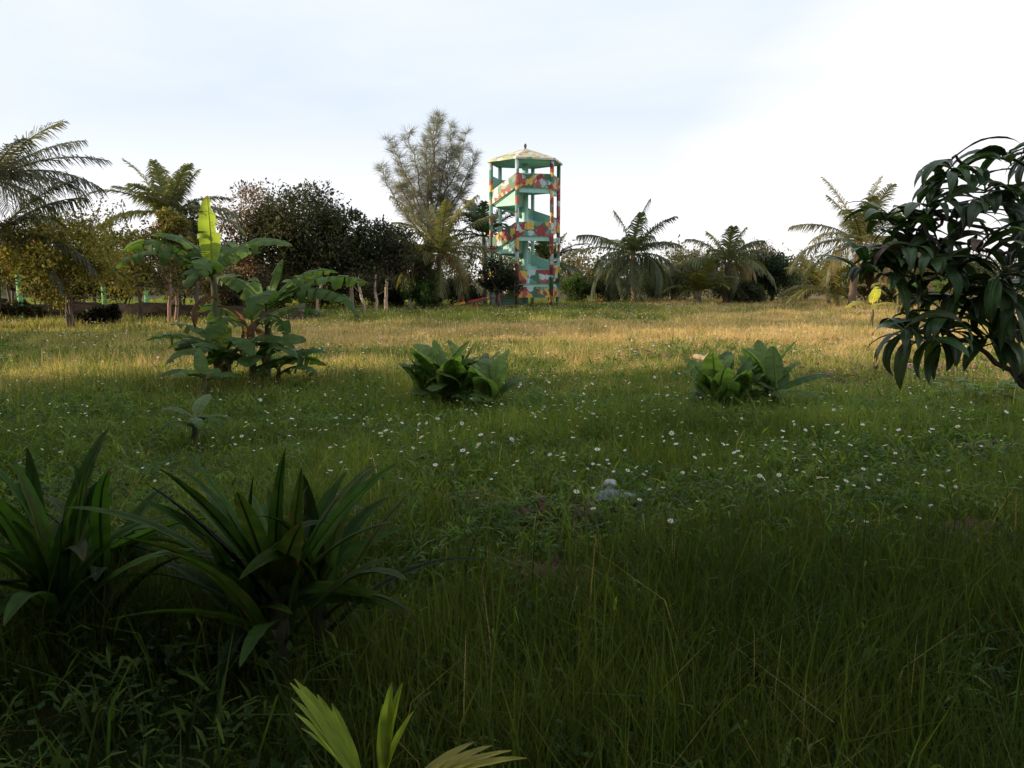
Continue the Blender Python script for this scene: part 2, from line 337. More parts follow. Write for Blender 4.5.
    q.add(v, np.concatenate([i6 + np.array([[0, 1, 3, 2]]), i6 + np.array([[2, 3, 5, 4]])]), np.repeat(cc, 6, 0))
    o = q.build("meadow_weeds", M_GRASS); tag(o, "short broad bladed weeds filling the near meadow", "weeds", kind="stuff")
    # litter on the bare patches
    q = Quads(); n = 1500; pick = rng.integers(0, len(SOILS), n); sp = np.array(SOILS)[pick]
    x = sp[:, 0] + rng.normal(0, .5, n) * sp[:, 2]; y = sp[:, 1] + rng.normal(0, .7, n) * sp[:, 3]
    a = rng.random(n) * 6.283; dv = np.stack([np.cos(a), np.sin(a), rng.normal(.1, .3, n)], 1); up = np.stack([rng.normal(0, .4, n), rng.normal(0, .4, n), np.ones(n)], 1)
    ln = rng.uniform(.05, .16, n); rhombi(q, np.stack([x, y, gz(x, y) + rng.uniform(.01, .07, n) + (pick < 3) * rng.uniform(.0, .22, n)], 1), dv, up, ln, ln * .4, vary((.13, .075, .05), n, .4, .12))
    o = q.build("leaf_litter", M_LEAF); tag(o, "brown fallen leaves on the bare reddish soil patches", "leaf litter", kind="stuff")
meadow()

# ------------------------------------------------------------------ plants: palms
def frond(q, base, az, el, Ln, droop, ll=.6, nl=34, lw=.035, sag=.35, col=(.06, .10, .03), rc=(.16, .17, .05), vee=.25, twist=0.):
    fs = sag * rng.uniform(.6, 1.7); n = nl; s = np.linspace(0.0, 1, n); ang = el - droop * s ** 1.35
    h = np.array([math.cos(az), math.sin(az), 0]); up = np.array([0, 0, 1.0]); bn = np.cross(h, up)
    T = np.cos(ang)[:, None] * h + np.sin(ang)[:, None] * up
    T = T + bn * (twist * s[:, None]); T = nrm(T)
    p = np.asarray(base) + np.concatenate([np.zeros((1, 3)), np.cumsum(T[:-1] * Ln / (n - 1), 0)])
    Nn = np.cross(bn, T); Nn = Nn * np.sign(Nn[:, 2:3] + 1e-6)
    tube(q, p, np.linspace(.035, .006, n) * (Ln / 3), vary(rc, 1, .1)[0], 4)
    for sg in (-1, 1):
        i = np.arange(int(n * .12), n); m = len(i); ss = s[i]
        D = nrm(sg * bn * .85 + T[i] * (.45 + .5 * ss[:, None]) + Nn[i] * vee + rng.normal(0, .09, (m, 3)))
        l = (ll * np.sin(np.pi * (.14 + .80 * ss)) ** .6 * rng.uniform(.85, 1.1, m))[:, None]
        a = p[i]; wv = T[i] * lw * .5 + Nn[i] * lw * .15
        sagv = np.array([0, 0, -1.0]) * l * (fs * rng.uniform(.7, 1.3, (m, 1)))
        mid = a + D * l * .5 + sagv * .22; tip = a + D * l * (1 - .2 * sag) + sagv
        v = np.stack([a - wv, a + wv, mid - wv * 1.1, mid + wv * 1.1, tip - wv * .2, tip + wv * .2], 1).reshape(-1, 3)
        k = np.arange(m)[:, None] * 6
        q.add(v, np.concatenate([k + np.array([[0, 1, 3, 2]]), k + np.array([[2, 3, 5, 4]])]), np.repeat(vary(col, m, .15, .06), 6, 0))

def palm(px, Y, crown_y, label, FL=2.8, nf=20, base_px=None, trunk_r=.13, group="coconut palms round the meadow", col=(.055, .085, .028), dry=0, ll=.62,
         up=1.35, down=-.35, drp=1.25, sag=.35, dryaz=None, cluster=False, trunkcol=(.16, .12, .085)):
    top = P(px, crown_y, Y); b = B(base_px if base_px is not None else px, Y); b[2] = 0
    o = root("coconut_palm", b, label, "palm", group)
    q = Quads(); pts = wobble(b - np.array([0, 0, .1]), top, 14, .12); r = trunk_r * np.linspace(1.15, .8, 14); r[0] *= 1.5; r[1] *= 1.15
    if top[2] > .7: tube(q, pts, r, vary(trunkcol, 14, .18, .04), 9); put(q, "trunk", M_BARK, o)
    q = Quads()
    for i in range(nf):
        t = (i + .5) / nf; az = i * 2.39996 + rng.normal(0, .18); el = up + (down - up) * t ** .9 + rng.normal(0, .14)
        frond(q, top + np.array([math.cos(az), math.sin(az), 0]) * .08 + (rng.normal(0, .12, 3) if cluster else 0), az, el, FL * rng.uniform(.82, 1.08) * (1 - .12 * (t < .15)), drp * rng.uniform(.75, 1.2) * (.32 + .85 * t), ll * 1.25 * rng.uniform(.85, 1.1), 56,
              .038 * Y / 42 + .01, sag, np.array(col) * rng.uniform(.75, 1.3), twist=rng.normal(0, .12))
    put(q, "crown", M_PALM, o)
    for i in range(dry):
        az = (dryaz[i] if dryaz else rng.random() * 6.28); q = Quads()
        frond(q, top + np.array([0, 0, -.15]), az, rng.uniform(-.1, .35), FL * .75, 1.9, ll * .85, 30, .05, .8, (.30, .21, .09), (.28, .19, .09), vee=-.1)
        d = put(q, "dry_frond", M_PALM, o); d["label"] = "dry yellowish drooping frond"
    return o
pi = math.pi
palm(-14, 25, 180, "coconut palm cut off by the left edge, grey green fronds spreading over the golden shrub", 3.2, 26, trunk_r=.16, col=(.12, .12, .085), up=1.15, drp=1.35, sag=.6, ll=.75)
palm(-8, 24, 236, "low coconut palm at the left edge whose dark arching frond hangs under a taller crown", 3.0, 18, col=(.05, .06, .035), up=1.0, drp=1.5, sag=.6)
palm(168, 31, 214, "coconut palm with upright fronds rising behind the tall banana plant", 2.5, 19, col=(.12, .13, .06), dry=1, dryaz=[2.4], up=1.5, down=.0, drp=1.0, sag=.45)
palm(440, 43, 252, "coconut palm with yellowing hanging fronds just left of the painted tower", 3.6, 28, trunk_r=.17, col=(.14, .135, .055), dry=5, dryaz=[3.3, -.5, 4.2, -1.0, 3.9], drp=1.5, sag=.6)
palm(484, 48, 236, "dark coconut palm half hidden between the yellowing palm and the painted tower", 3.0, 20, col=(.04, .07, .03), drp=1.2)
palm(548, 56, 262, "coconut palm seen through and right of the tower, behind it", 3.0, 18, col=(.045, .07, .03), drp=1.3)
palm(632, 50, 254, "lone dark green coconut palm standing clear at the meadow edge right of the tower", 3.7, 25, col=(.08, .10, .05), drp=1.6, sag=.65, ll=.8, down=-.7, trunkcol=(.24, .14, .10), trunk_r=.15)
palm(727, 51, 263, "coconut palm with tan drooping fronds beside the round dark green tree", 3.1, 18, down=-.25, trunk_r=.24, col=(.12, .13, .055), dry=4, dryaz=[-.4, -.9, 3.6, .1], drp=1.65, sag=.6, ll=.75, trunkcol=(.09, .065, .05))
palm(700, 49, 292, "short trunkless young coconut palm left of the palm with tan fronds", 2.2, 13, col=(.11, .115, .03), up=1.4, down=.25, drp=1.1)
palm(828, 44, 291, "bushy yellow green young palm without trunk at the foot of the tall right palm", 2.7, 18, col=(.19, .175, .055), up=1.45, down=.2, drp=1.2, cluster=True)
palm(860, 40, 241, "tallest coconut palm on the right, warm tinted fronds, beside the mango foliage", 3.6, 26, base_px=850, trunk_r=.17, col=(.145, .145, .075), dry=3, dryaz=[-1.2, -2.0, 3.6], drp=1.3, sag=.45, ll=.7)

# ------------------------------------------------------------------ plants: broadleaf trees and bushes
def crown_leaves(q, cl, rad, per, size, col, flat=.8, amt=.28):
    for c, r in zip(cl, rad):
        n = int(per * rng.uniform(.7, 1.2)); v = nrm(rng.normal(0, 1, (n, 3))) * (rng.random((n, 1)) ** .55) * r
        v[:, 2] *= flat; p = c + v
        d = nrm(v) + rng.normal(0, .8, (n, 3)) + np.array([0, 0, -.25]); nn = rng.normal(0, .6, (n, 3)) + np.array([0, 0, .8])
        ln = size * rng.uniform(.6, 1.35, n); rhombi(q, p, d, nn, ln, ln * .55, vary(np.array(col) * rng.uniform(.75, 1.28), n, amt))
def tree(name, px, Y, top_y, wpx, low_y, label, cat="tree", col=(.05, .065, .025), bark=(.13, .10, .075), nclump=34, per=210, size=.15, stems=1, trunk_r=.12, group=None, shoots=0, spread=1., flat=.8, depth=1.0, gap=.0):
    b = B(px, Y); o = root(name, b, label, cat, group)
    zt = P(px, top_y, Y)[2]; zl = max(.1, P(px, low_y, Y)[2]); rx = wpx / FPX * Y * .5; rz = (zt - zl) / 2; c0 = np.array([b[0], Y, (zt + zl) / 2])
    q = Quads(); qt = Quads(); cl = []; rad = []
    for i in range(nclump):
        u = nrm(rng.normal(0, 1, 3)) * rng.random() ** .40
        sc = 1 - .35 * max(0, u[2]) ** 2
        c = c0 + u * np.array([rx * .86 * sc, rx * .8 * depth * sc, rz * .86]); c = c + rng.normal(0, .12 * rx, 3) * gap
        c[2] = max(c[2], zl + .05); cl.append(c); rad.append(min(rx, rz * 1.3) * rng.uniform(.20, .44))
    crown_leaves(q, cl, rad, per, size, col, flat)
    st = [b + np.array([rng.normal(0, .015), rng.normal(0, .015), 0]) * (stems > 1) for _ in range(stems)]; forks = []
    for s in st:
        fk = s + np.array([rng.normal(0, .25) * (stems > 1), rng.normal(0, .2), 0]) + np.array([0, 0, max(zl * .95, .35 * zt)])
        tube(qt, wobble(s - np.array([0, 0, .1]), fk, 8, .1), np.linspace(trunk_r * 1.2, trunk_r * .7, 8), vary(bark, 8, .15, .04), 7); forks.append(fk)
    for j, c in enumerate(cl):
        fk = forks[j % len(forks)]
        if j % 2 == 0 or nclump < 20: tube(qt, wobble(fk - np.array([0, 0, .1]), c, 6, .18, .1 * rz), np.linspace(trunk_r * .45, .012, 6), np.array(bark) * .8, 4)
    for i in range(shoots):
        a = c0 + np.array([rng.normal(.25, .5) * rx, rng.normal(0, .3) * rx, rz * .5]); e = a + np.array([rng.normal(.25, .3), 0, rng.uniform(.5, 1.0) * rz * 1.1]); w = wobble(a, e, 8, .1)
        tube(qt, w, np.linspace(.015, .005, 8), bark, 4); n = 60; t = rng.integers(1, 8, n); pp = w[t] + rng.normal(0, .05, (n, 3))
        rhombi(q, pp, rng.normal(0, 1, (n, 3)) + np.array([0, 0, .3]), rng.normal(0, 1, (n, 3)), size * rng.uniform(.6, 1.1, n), size * .45 * np.ones(n), vary(np.array(col) * .8, n))
    put(qt, "trunk", M_BARK, o); put(q, "crown", M_LEAF, o); return o

GOLD = (.21, .185, .042); OLV = (.11, .105, .03); DARK = (.042, .055, .024); PINK = (.16, .105, .07); MID = (.06, .10, .025); DUST = (.115, .105, .055)
bt = lambda *a, **k: tree("broadleaf_tree", *a, **k)
bt(70, 25, 208, 132, 296, "multi stemmed shrubby tree with golden sunlit leaves at the left", col=GOLD, stems=4, trunk_r=.05, nclump=60, per=260, size=.11, shoots=5, gap=1)
bt(14, 31.5, 226, 100, 296, "dull olive bushy tree at the left edge behind a banded green post", col=OLV, stems=2, trunk_r=.06, nclump=46, per=220, size=.12)
bt(138, 29, 224, 96, 292, "olive gold bushy tree between the golden shrub and the tall banana", col=(.14, .125, .03), stems=2, trunk_r=.06, nclump=40, per=220, size=.12, gap=1)
bt(176, 29.5, 205, 44, 262, "small yellow green crown on a thin pinkish trunk left of the tall banana", col=(.13, .12, .03), trunk_r=.06, nclump=20, per=180, bark=(.26, .16, .11))
bt(196, 33, 194, 52, 290, "narrow dark green tree below the upright fronded palm", col=(.03, .05, .018), trunk_r=.09, nclump=26)
bt(243, 37, 178, 84, 290, "thin leaved pinkish brown tree left of the big dark tree", col=PINK, trunk_r=.1, nclump=46, per=210, gap=1.0, size=.13)
bt(302, 37.5, 172, 120, 288, "biggest dark crowned tree in the row left of the feathery casuarina", col=(.052, .056, .026), trunk_r=.14, nclump=84, per=300, size=.15, bark=(.22, .16, .12))
bt(352, 38, 202, 66, 286, "dark tree stepping down right of the biggest dark crowned tree", col=DARK, trunk_r=.11, nclump=34, per=240, size=.16, bark=(.30, .22, .16))
bt(386, 39, 210, 62, 288, "dark brownish tree on pale trunk below the casuarina's left side", col=(.05, .05, .028), trunk_r=.09, nclump=34, per=200, bark=(.36, .28, .20))
bt(412, 41, 222, 46, 290, "thin dusty tree with pale forked trunk between dark tree and yellowing palm", col=(.06, .06, .03), stems=2, trunk_r=.07, nclump=26, per=170, bark=(.38, .29, .21))
bt(500, 42.5, 256, 42, 296, "small dark round tree standing before the left side of the tower", col=(.028, .036, .018), trunk_r=.09, nclump=30, per=190, bark=(.14, .10, .08))
bt(771, 52, 252, 56, 296, "round dark green tree right of the palm with tan fronds", col=(.026, .045, .018), trunk_r=.12, nclump=40, per=210)
bt(694, 58, 238, 60, 285, "pale dusty tree showing behind, left of the palm with tan fronds", col=DUST, trunk_r=.1, nclump=40, per=240, size=.11, gap=.5)
bt(757, 60, 238, 40, 280, "sparse dusty tree top rising above the round dark green tree", col=DUST, trunk_r=.1, nclump=30, per=220, size=.11, gap=.4)
# bushes of the low belt
bu = lambda *a, **k: tree("bush", *a, cat="bush", **k)
spec = [
 (598, 55, 262, 56, 303, (.10, .10, .04), "pale olive bush just right of the tower"),
 (577, 52, 276, 40, 303, MID, "low green bush at the right foot of the tower"),
 (648, 57, 262, 50, 302, (.07, .085, .035), "dull green bush behind the lone coconut palm, right of its trunk"),
 (612, 53, 276, 44, 304, (.045, .06, .022), "dark low bush left of the lone palm trunk"),
 (672, 54, 264, 52, 303, (.06, .075, .028), "green bush between lone palm and the trunkless young palm"),
 (748, 49.5, 282, 44, 304, (.045, .055, .024), "dark low bush under the palm with tan fronds"),
 (800, 56, 268, 46, 301, (.085, .085, .035), "olive bush between round dark tree and yellow green young palm"),
 (878, 46, 262, 60, 303, (.09, .085, .03), "olive bush behind the trunk of the tallest right palm"),
 (930, 44, 255, 70, 306, (.10, .10, .03), "yellowish bush showing through the mango foliage"),
 (985, 47, 250, 70, 306, (.08, .09, .03), "green bush behind the mango near the right edge"),
 (1050, 46, 245, 90, 306, (.07, .08, .028), "tall bush at the right edge behind the mango"),
 (424, 41.6, 268, 52, 307, (.045, .085, .02), "bright green bush below the dusty forked tree"),
 (462, 46.5, 272, 44, 306, (.028, .04, .018), "dark bush under the yellowing palm, behind the seesaw"),
 (395, 43, 272, 44, 308, (.055, .06, .028), "brown green bush between the pale trunks left of the bright green bush"),
 (340, 42, 262, 60, 309, (.045, .045, .022), "dark undergrowth bush behind trunks below the biggest dark tree"),
 (285, 41, 262, 64, 310, (.06, .052, .03), "brownish bush beneath the left of the biggest dark tree"),
 (225, 36, 262, 66, 314, (.07, .06, .03), "brownish bush directly behind the tall banana"),
 (60, 39, 250, 60, 302, (.075, .07, .028), "dim olive bush behind the golden shrub"),
 (122, 41, 254, 50, 300, (.05, .055, .028), "dull bush behind the middle banded green post"),
 (14, 29.0, 300, 56, 330, (.045, .04, .02), "low dark brush heap at the left edge below the olive tree"),
 (36, 38, 248, 84, 303, (.055, .07, .026), "dim brush under the olive tree, left of the golden shrub's stems"),
 (92, 40, 246, 84, 303, (.055, .068, .026), "dull green brush seen between the golden shrub and the middle green post"),
 (182, 40, 244, 84, 304, (.055, .062, .028), "dull brush between the pinkish trunk and the tall banana"),
 (256, 43, 252, 84, 304, (.055, .048, .028), "dim brush seen under the pinkish brown tree"),
 (318, 44, 256, 80, 304, (.06, .055, .03), "dusty brush far behind the trunks of the biggest dark tree"),
 (372, 46, 254, 80, 304, (.06, .06, .03), "dusty brush far behind the two pale trunks"),
 (840, 54, 268, 50, 301, (.09, .09, .035), "olive bush behind the yellow green young palm"),
 (725, 58, 268, 50, 301, (.07, .075, .03), "dull bush right behind the palm with tan fronds"),
 (98, 27.5, 305, 40, 334, (.022, .022, .016), "low blackish bush on the bank right of the golden shrub"),
]
for (px, Y, ty, w, ly, c, lab) in spec:
    bu(px, Y, ty, w, ly, lab, col=c, stems=3, trunk_r=.035, nclump=44, per=240, size=.12, depth=1.3, gap=.6)

def casuarina():
    b = B(428, 47); o = root("casuarina_tree", b, "tall feathery grey green casuarina with several leaders, left of the tower", "tree")
    q = Quads(); qt = Quads(); C = (.17, .17, .135)
    tube(qt, wobble(b, P(430, 215, 47), 10, .15), np.linspace(.2, .13, 10), (.16, .12, .09), 8)
    leaders = [((430, 225), (440, 116), 1.), ((430, 232), (410, 134), .8), ((428, 238), (389, 142), .8), ((432, 230), (466, 134), .75), ((428, 245), (382, 168), .7), ((430, 240), (398, 165), .6), ((434, 240), (468, 178), .6), ((430, 220), (425, 140), .8), ((432, 220), (450, 128), .8), ((432, 236), (474, 155), .7), ((430, 240), (400, 188), .6), ((433, 236), (456, 150), .7), ((429, 215), (434, 124), .7)]
    for (a, e, k) in leaders:
        w = wobble(P(*a, 47 + rng.normal(0, .2)), P(*e, 47 + rng.normal(0, 1.2)), 16, .3, 0); tube(qt, w, np.linspace(.07, .012, 16), (.16, .13, .10), 5)
        for j in range(3, 16):
            for _ in range(5):
                s = w[j] + rng.normal(0, .05, 3); az = rng.random() * 6.28; bl = (1.15 * (1 - j / 17) + .12) * rng.uniform(.25, 1.2)
                br = wobble(s, s + np.array([math.cos(az) * .8, math.sin(az) * .8, rng.uniform(.25, .8)]) * bl * .8, 6, .08); tube(qt, br, np.linspace(.014, .004, 6), (.16, .14, .10), 3)
                n = 30; t = rng.random(n) * 5; i = t.astype(int); pp = br[i] + (br[np.minimum(i + 1, 5)] - br[i]) * (t - i)[:, None]
                d = rng.normal(0, .42, (n, 3)) + nrm(br[-1] - br[0]) * .9 + np.array([0, 0, -.1]); ln = rng.uniform(.25, .75, n)
                rhombi(q, pp, d, rng.normal(0, 1, (n, 3)), ln, np.full(n, .014), vary(C, n, .2))
    put(qt, "trunk", M_BARK, o); put(q, "crown", M_LEAF, o)
casuarina()

def distant_wood():
    q = Quads(); n = 420
    xs = rng.uniform(-110, 130, n); ys = rng.uniform(80, 125, n); hs = 3.4 + 3.0 * vnoise(xs, ys * 0, .12, 8) + rng.normal(0, .5, n)
    for x, y, h in zip(xs, ys, hs):
        k = 6; cl = [np.array([x + rng.normal(0, 1.6), y + rng.normal(0, 1.2), h * rng.uniform(.2, .9)]) for _ in range(k)]
        crown_leaves(q, cl, [1.5] * k, 34, .42, rng.choice([0, 1]) * np.array([.02, .0, .0]) + np.array([.085, .09, .045]), .9)
    o = q.build("distant_woods", M_LEAF); tag(o, "far hazy line of trees beyond the meadow", "woods", kind="stuff")
distant_wood()
def shade_grove():  # unseen trees at left and behind; overhead crowns added to darken the foreground
    q = Quads()
    for (x, y, h, r, lo) in [(-16, -9, 7, 3.0, .54), (-15.5, -4.5, 7, 2.8, .54), (-15, -.5, 7.2, 2.8, .54), (-15, 3.2, 7.0, 2.8, .54), (-15.2, 6.4, 6.4, 2.4, .54), (-15.0, 9.4, 4.7, 1.9, .54), (-19.5, 14.6, 3.9, 1.5, .54), (-21, 15.8, 3.1, 1.5, .5), (-22, 18.6, 3.3, 1.5, .5), (-20, 0, 7.5, 3, .54), (-20, 6, 6.8, 3, .54),
                         (-24, 17.5, 5.0, 1.7, .6), (-25, 20.5, 5.6, 1.6, .62), 
                         (-9, -8, 8, 4.2, .62), (-3.5, -5.0, 8.6, 4.4, .66), (3.5, -5.2, 8.4, 4.4, .66), (-8, -1.6, 7.2, 3.0, .64), (9.5, -6, 8, 4.0, .6), (0, -9, 8, 4, .5), (-4, -.9, 8, 3.2, .72), (6.5, -1.0, 7.6, 3.0, .7), (-5.2, 2.0, 8.2, 2.8, .72), (-.5, 1.2, 8.4, 2.8, .76)]:
        yb_ = y if abs(x) > 5 else min(y, -3.2)
        tube(q, wobble((x, yb_, -.1), (x, y, h * .7), 8, .2), np.linspace(.2, .08, 8), (.12, .09, .07), 7)
        cl = [np.array([x, y, h * lo]) + nrm(rng.normal(0, 1, 3)) * rng.random() ** .4 * np.array([r * .85, r * .85, h * min(.42, .92 - lo)]) for _ in range(46)]
        crown_leaves(q, cl, [r * .36] * 46, 46 if (8 < y < 16) else 95, .34, (.04, .06, .022))
    o = q.build("unseen_shade_trees", M_LEAF); tag(o, "dense unseen grove at left and behind, with overhead crowns added to shade the near grass", "grove", kind="stuff")
shade_grove()

# ------------------------------------------------------------------ broad leaves (banana, strap leaves)
def blade_leaf(q, base, az, el, Ln, Wd, droop, col, torn=0., fold=.35, edge=-.5, pet=.12, n=26, shape='banana', ribcol=None, twist=0., roll=0., thick=.012):
    s = np.linspace(0, 1, n); ang = el - droop * s ** 1.4; h = np.array([math.cos(az), math.sin(az), 0]); up = np.array([0, 0, 1.0]); bn0 = np.cross(h, up)
    T = nrm(np.cos(ang)[:, None] * h + np.sin(ang)[:, None] * up + bn0 * (twist * s[:, None] ** 2))
    p = np.asarray(base) + np.concatenate([np.zeros((1, 3)), np.cumsum(T[:-1] * Ln / (n - 1), 0)])
    bn = nrm(np.cross(T, np.cross(bn0, T) * 1.0)); bn = nrm(bn0 - T * (T @ bn0)[:, None]); Nn = np.cross(bn, T)
    cr, sr = math.cos(roll), math.sin(roll); bn, Nn = bn * cr + Nn * sr, Nn * cr - bn * sr
    tube(q, p, np.linspace(thick * 1.6, thick * .25, n), ribcol if ribcol is not None else np.array(col) * np.array([1.5, 1.25, 1.1]), 5)
    sb = np.clip((s - pet) / (1 - pet), 0, 1)
    if shape == 'banana': w = Wd * .5 * np.sin(np.pi * np.clip(sb, 0, 1) ** .85) ** .55
    elif shape == 'strap': w = Wd * .5 * np.minimum(1, .45 + sb * 1.5) * (1 - sb ** 2.6) ** .8 + .002
    else: w = Wd * .5 * np.sin(np.pi * sb ** .75) ** .8
    i0 = int(pet * n); tipdry = rng.uniform(.04, .13) if rng.random() < .35 else 0.
    for sg in (-1, 1):
        i = i0
        while i < n - 1:
            istorn = rng.random() < torn; g = rng.integers(1, 4) if istorn else (n - 1 - i if torn == 0 else rng.integers(2, 6)); j = min(n - 1, i + g)
            k = np.arange(i, j + 1); c = (i + j) / 2; extra = rng.uniform(-1.0, -.1) if istorn else rng.normal(0, .06); U = np.array([0, .34, .7, 1.0])
            V = []
            for u in U:
                a = fold + (edge + extra) * u + .05 * np.sin(k * 1.9 + sg)
                pc = p[k] + (p[np.full_like(k, int(c))] * 1.0 - p[k]) * ((.3 if istorn else .0) * u)
                V.append(pc + (sg * bn[k] * np.cos(a)[:, None] + Nn[k] * np.sin(a)[:, None]) * (w[k] * u)[:, None])
            V = np.stack(V, 1); m = len(k)
            ii = np.arange(m - 1)[:, None] * 4; kk = np.arange(3)[None]
            cv = np.array(col) * rng.uniform(.88, 1.12) * (1 + rng.normal(0, .13, (m, 1, 1))) * np.ones((m, 4, 1))
            br_ = np.zeros((m, 4)); br_[:, 3] = (rng.random(m) < (.30 if istorn else .10)) * rng.uniform(.3, 1, m); br_[:, 2] = br_[:, 3] * .3
            if tipdry > 0: br_ = np.maximum(br_, sst(1 - tipdry, 1, s[k])[:, None])
            cv = cv * (1 - br_[..., None]) + np.array((.13, .085, .04)) * br_[..., None]
            q.add(V.reshape(-1, 3), np.stack([ii + kk, ii + kk + 1, ii + kk + 5, ii + kk + 4], -1).reshape(-1, 4), np.clip(cv.reshape(-1, 3), 0, 1))
            i = j
BG = (.060, .118, .030); YG = (.20, .27, .035); PB = (.095, .165, .045)
def banana(b, label, stems, dead=2, group=None, name="banana_plant"):
    """stems: list of (dx, dy, height, [(az, el, L, W, droop, torn, col)...])"""
    o = root(name, b, label, "banana", group); b = np.asarray(b, float)
    for (dx, dy, h, lv) in stems:
        qs = Quads()
        s = b + np.array([dx, dy, -.05]); t = b + np.array([dx * 1.25, dy * 1.25, h]); w = wobble(s, t, 8, .04)
        tube(qs, w, np.linspace(.085, .04, 8) * min(1, .45 + h * .4), vary((.10, .105, .045), 8, .25, .12), 8)
        put(qs, "stem", M_BARK, o)
        for (az, el, Ln, Wd, dr, torn, col) in lv:
            q = Quads(); blade_leaf(q, t + np.array([0, 0, rng.uniform(-.1, .03)]), az, el, Ln, Wd, dr, col, torn, ribcol=np.array(col) * np.array([1.7, 1.3, 1.2]), twist=rng.normal(0, .12), roll=rng.normal(0, .25))
            lf = put(q, "leaf", M_BANANA, o)
            if col is YG: lf["label"] = "young upright yellow green leaf"
        for i in range(dead):
            q = Quads(); az = rng.random() * 6.28
            blade_leaf(q, b + np.array([dx * 1.1, dy * 1.1, h * rng.uniform(.55, .95)]), az, rng.uniform(-.2, .5), h * .5, .18, 2.6, (.14, .085, .045), .5, edge=-1.1)
            put(q, "leaf", M_BANANA, o)["label"] = "dry brown hanging leaf"
    return o
def cam_az(deg): return R(deg)          # 0 = to the right of the picture, 180 = to the left, 90 = away, 270 = towards the camera
A = cam_az
bb = G(243, 392); bb[2] = 0
banana(bb, "tall banana clump at left with one bright upright young leaf", [
  (-.28, 0, 1.66, [(A(132), 1.55, 1.18, .38, .2, .22, YG), (A(178), .95, 1.6, .44, 1.75, .85, PB), (A(170), 1.05, 1.15, .44, 1.35, .15, BG), (A(192), .75, 1.55, .42, 1.85, .8, BG), (A(8), .95, 1.3, .44, 1.55, .65, PB), (A(283), .95, 1.0, .42, 2.3, .6, PB), (A(80), .8, 1.3, .42, 1.3, .3, BG), (A(262), .7, .9, .40, 2.2, .4, BG)]),
  (.28, .1, 1.18, [(A(60), 1.40, .85, .26, .5, .4, (.10, .17, .04)), (A(6), .78, 1.65, .44, 1.3, .55, PB), (A(-8), .65, 1.65, .44, 1.9, .7, BG), (A(162), 1.05, 1.2, .42, 1.5, .6, PB), (A(278), .85, 1.1, .44, 2.2, .35, BG), (A(60), .85, 1.3, .42, 1.1, .4, BG), (A(22), 1.1, 1.3, .40, 1.5, .5, PB)]),
  (-.08, -.22, .62, [(A(188), .6, 1.15, .40, 1.1, .1, BG), (A(174), .85, .95, .36, 1.0, .3, PB), (A(-10), .75, 1.15, .36, 1.6, .2, BG), (A(15), .55, 1.0, .38, 1.2, 0, BG), (A(250), .8, .8, .36, 1.8, .2, BG), (A(310), .6, .95, .36, 1.7, .2, BG), (A(140), 1.15, .7, .30, .6, 0, YG), (A(215), .5, .9, .34, 1.5, .3, PB)]),
  (.2, -.2, .45, [(A(330), .7, .95, .36, 1.5, .2, BG), (A(215), .6, .9, .34, 1.5, .2, BG), (A(20), .4, 1.05, .36, 1.0, .2, BG), (A(280), .5, .7, .34, 1.3, 0, BG), (A(170), .5, .9, .34, 1.4, .3, BG), (A(350), .9, .9, .34, 1.4, .2, PB)]),
  (-.3, .2, .5, [(A(165), .7, 1.0, .36, 1.5, .3, BG), (A(230), .8, .8, .34, 1.6, .2, BG), (A(110), 1.0, .9, .34, 1.0, .2, PB), (A(300), .8, .8, .34, 1.8, .4, BG), (A(195), .35, .8, .32, 1.2, .2, BG)]),
  (.05, .25, .9, [(A(10), .8, 1.2, .36, 1.6, .6, BG), (A(165), .9, 1.2, .36, 1.7, .6, BG), (A(240), .7, 1.0, .34, 2.2, .5, PB), (A(320), .7, 1.0, .34, 2.0, .5, BG), (A(100), 1.2, 1.0, .3, .8, .3, PB)]),
  (.45, -.1, .35, [(A(340), .6, .7, .3, 1.5, .3, BG), (A(30), .8, .8, .3, 1.4, .3, BG), (A(250), .6, .6, .28, 1.8, .3, BG)])], dead=2)
b2 = G(205, 404)
banana(b2, "small banana sucker with dark leaves in front of the tall banana clump", [(0, 0, .38, [(A(185), .5, .62, .2, 1.2, .2, BG), (A(120), 1.2, .5, .2, .5, 0, PB), (A(20), .6, .5, .2, 1.3, 0, BG), (A(230), .5, .45, .2, 1.4, 0, PB), (A(320), .6, .4, .18, 1.4, 0, BG)])], dead=1)
b3 = G(195, 452)
banana(b3, "pale drooping leafed young plant low in the grass above the strap leaved plants", [(0, 0, .30, [(A(170), .7, .42, .12, 1.5, 0, (.10, .17, .07)), (A(10), .6, .40, .12, 1.4, 0, (.07, .14, .05)), (A(80), .9, .38, .14, .9, 0, (.12, .19, .08)), (A(215), .6, .34, .11, 1.6, 0, BG), (A(300), .6, .34, .12, 1.7, 0, (.10, .17, .07)), (A(340), .4, .36, .11, 1.4, 0, BG)])], dead=0)
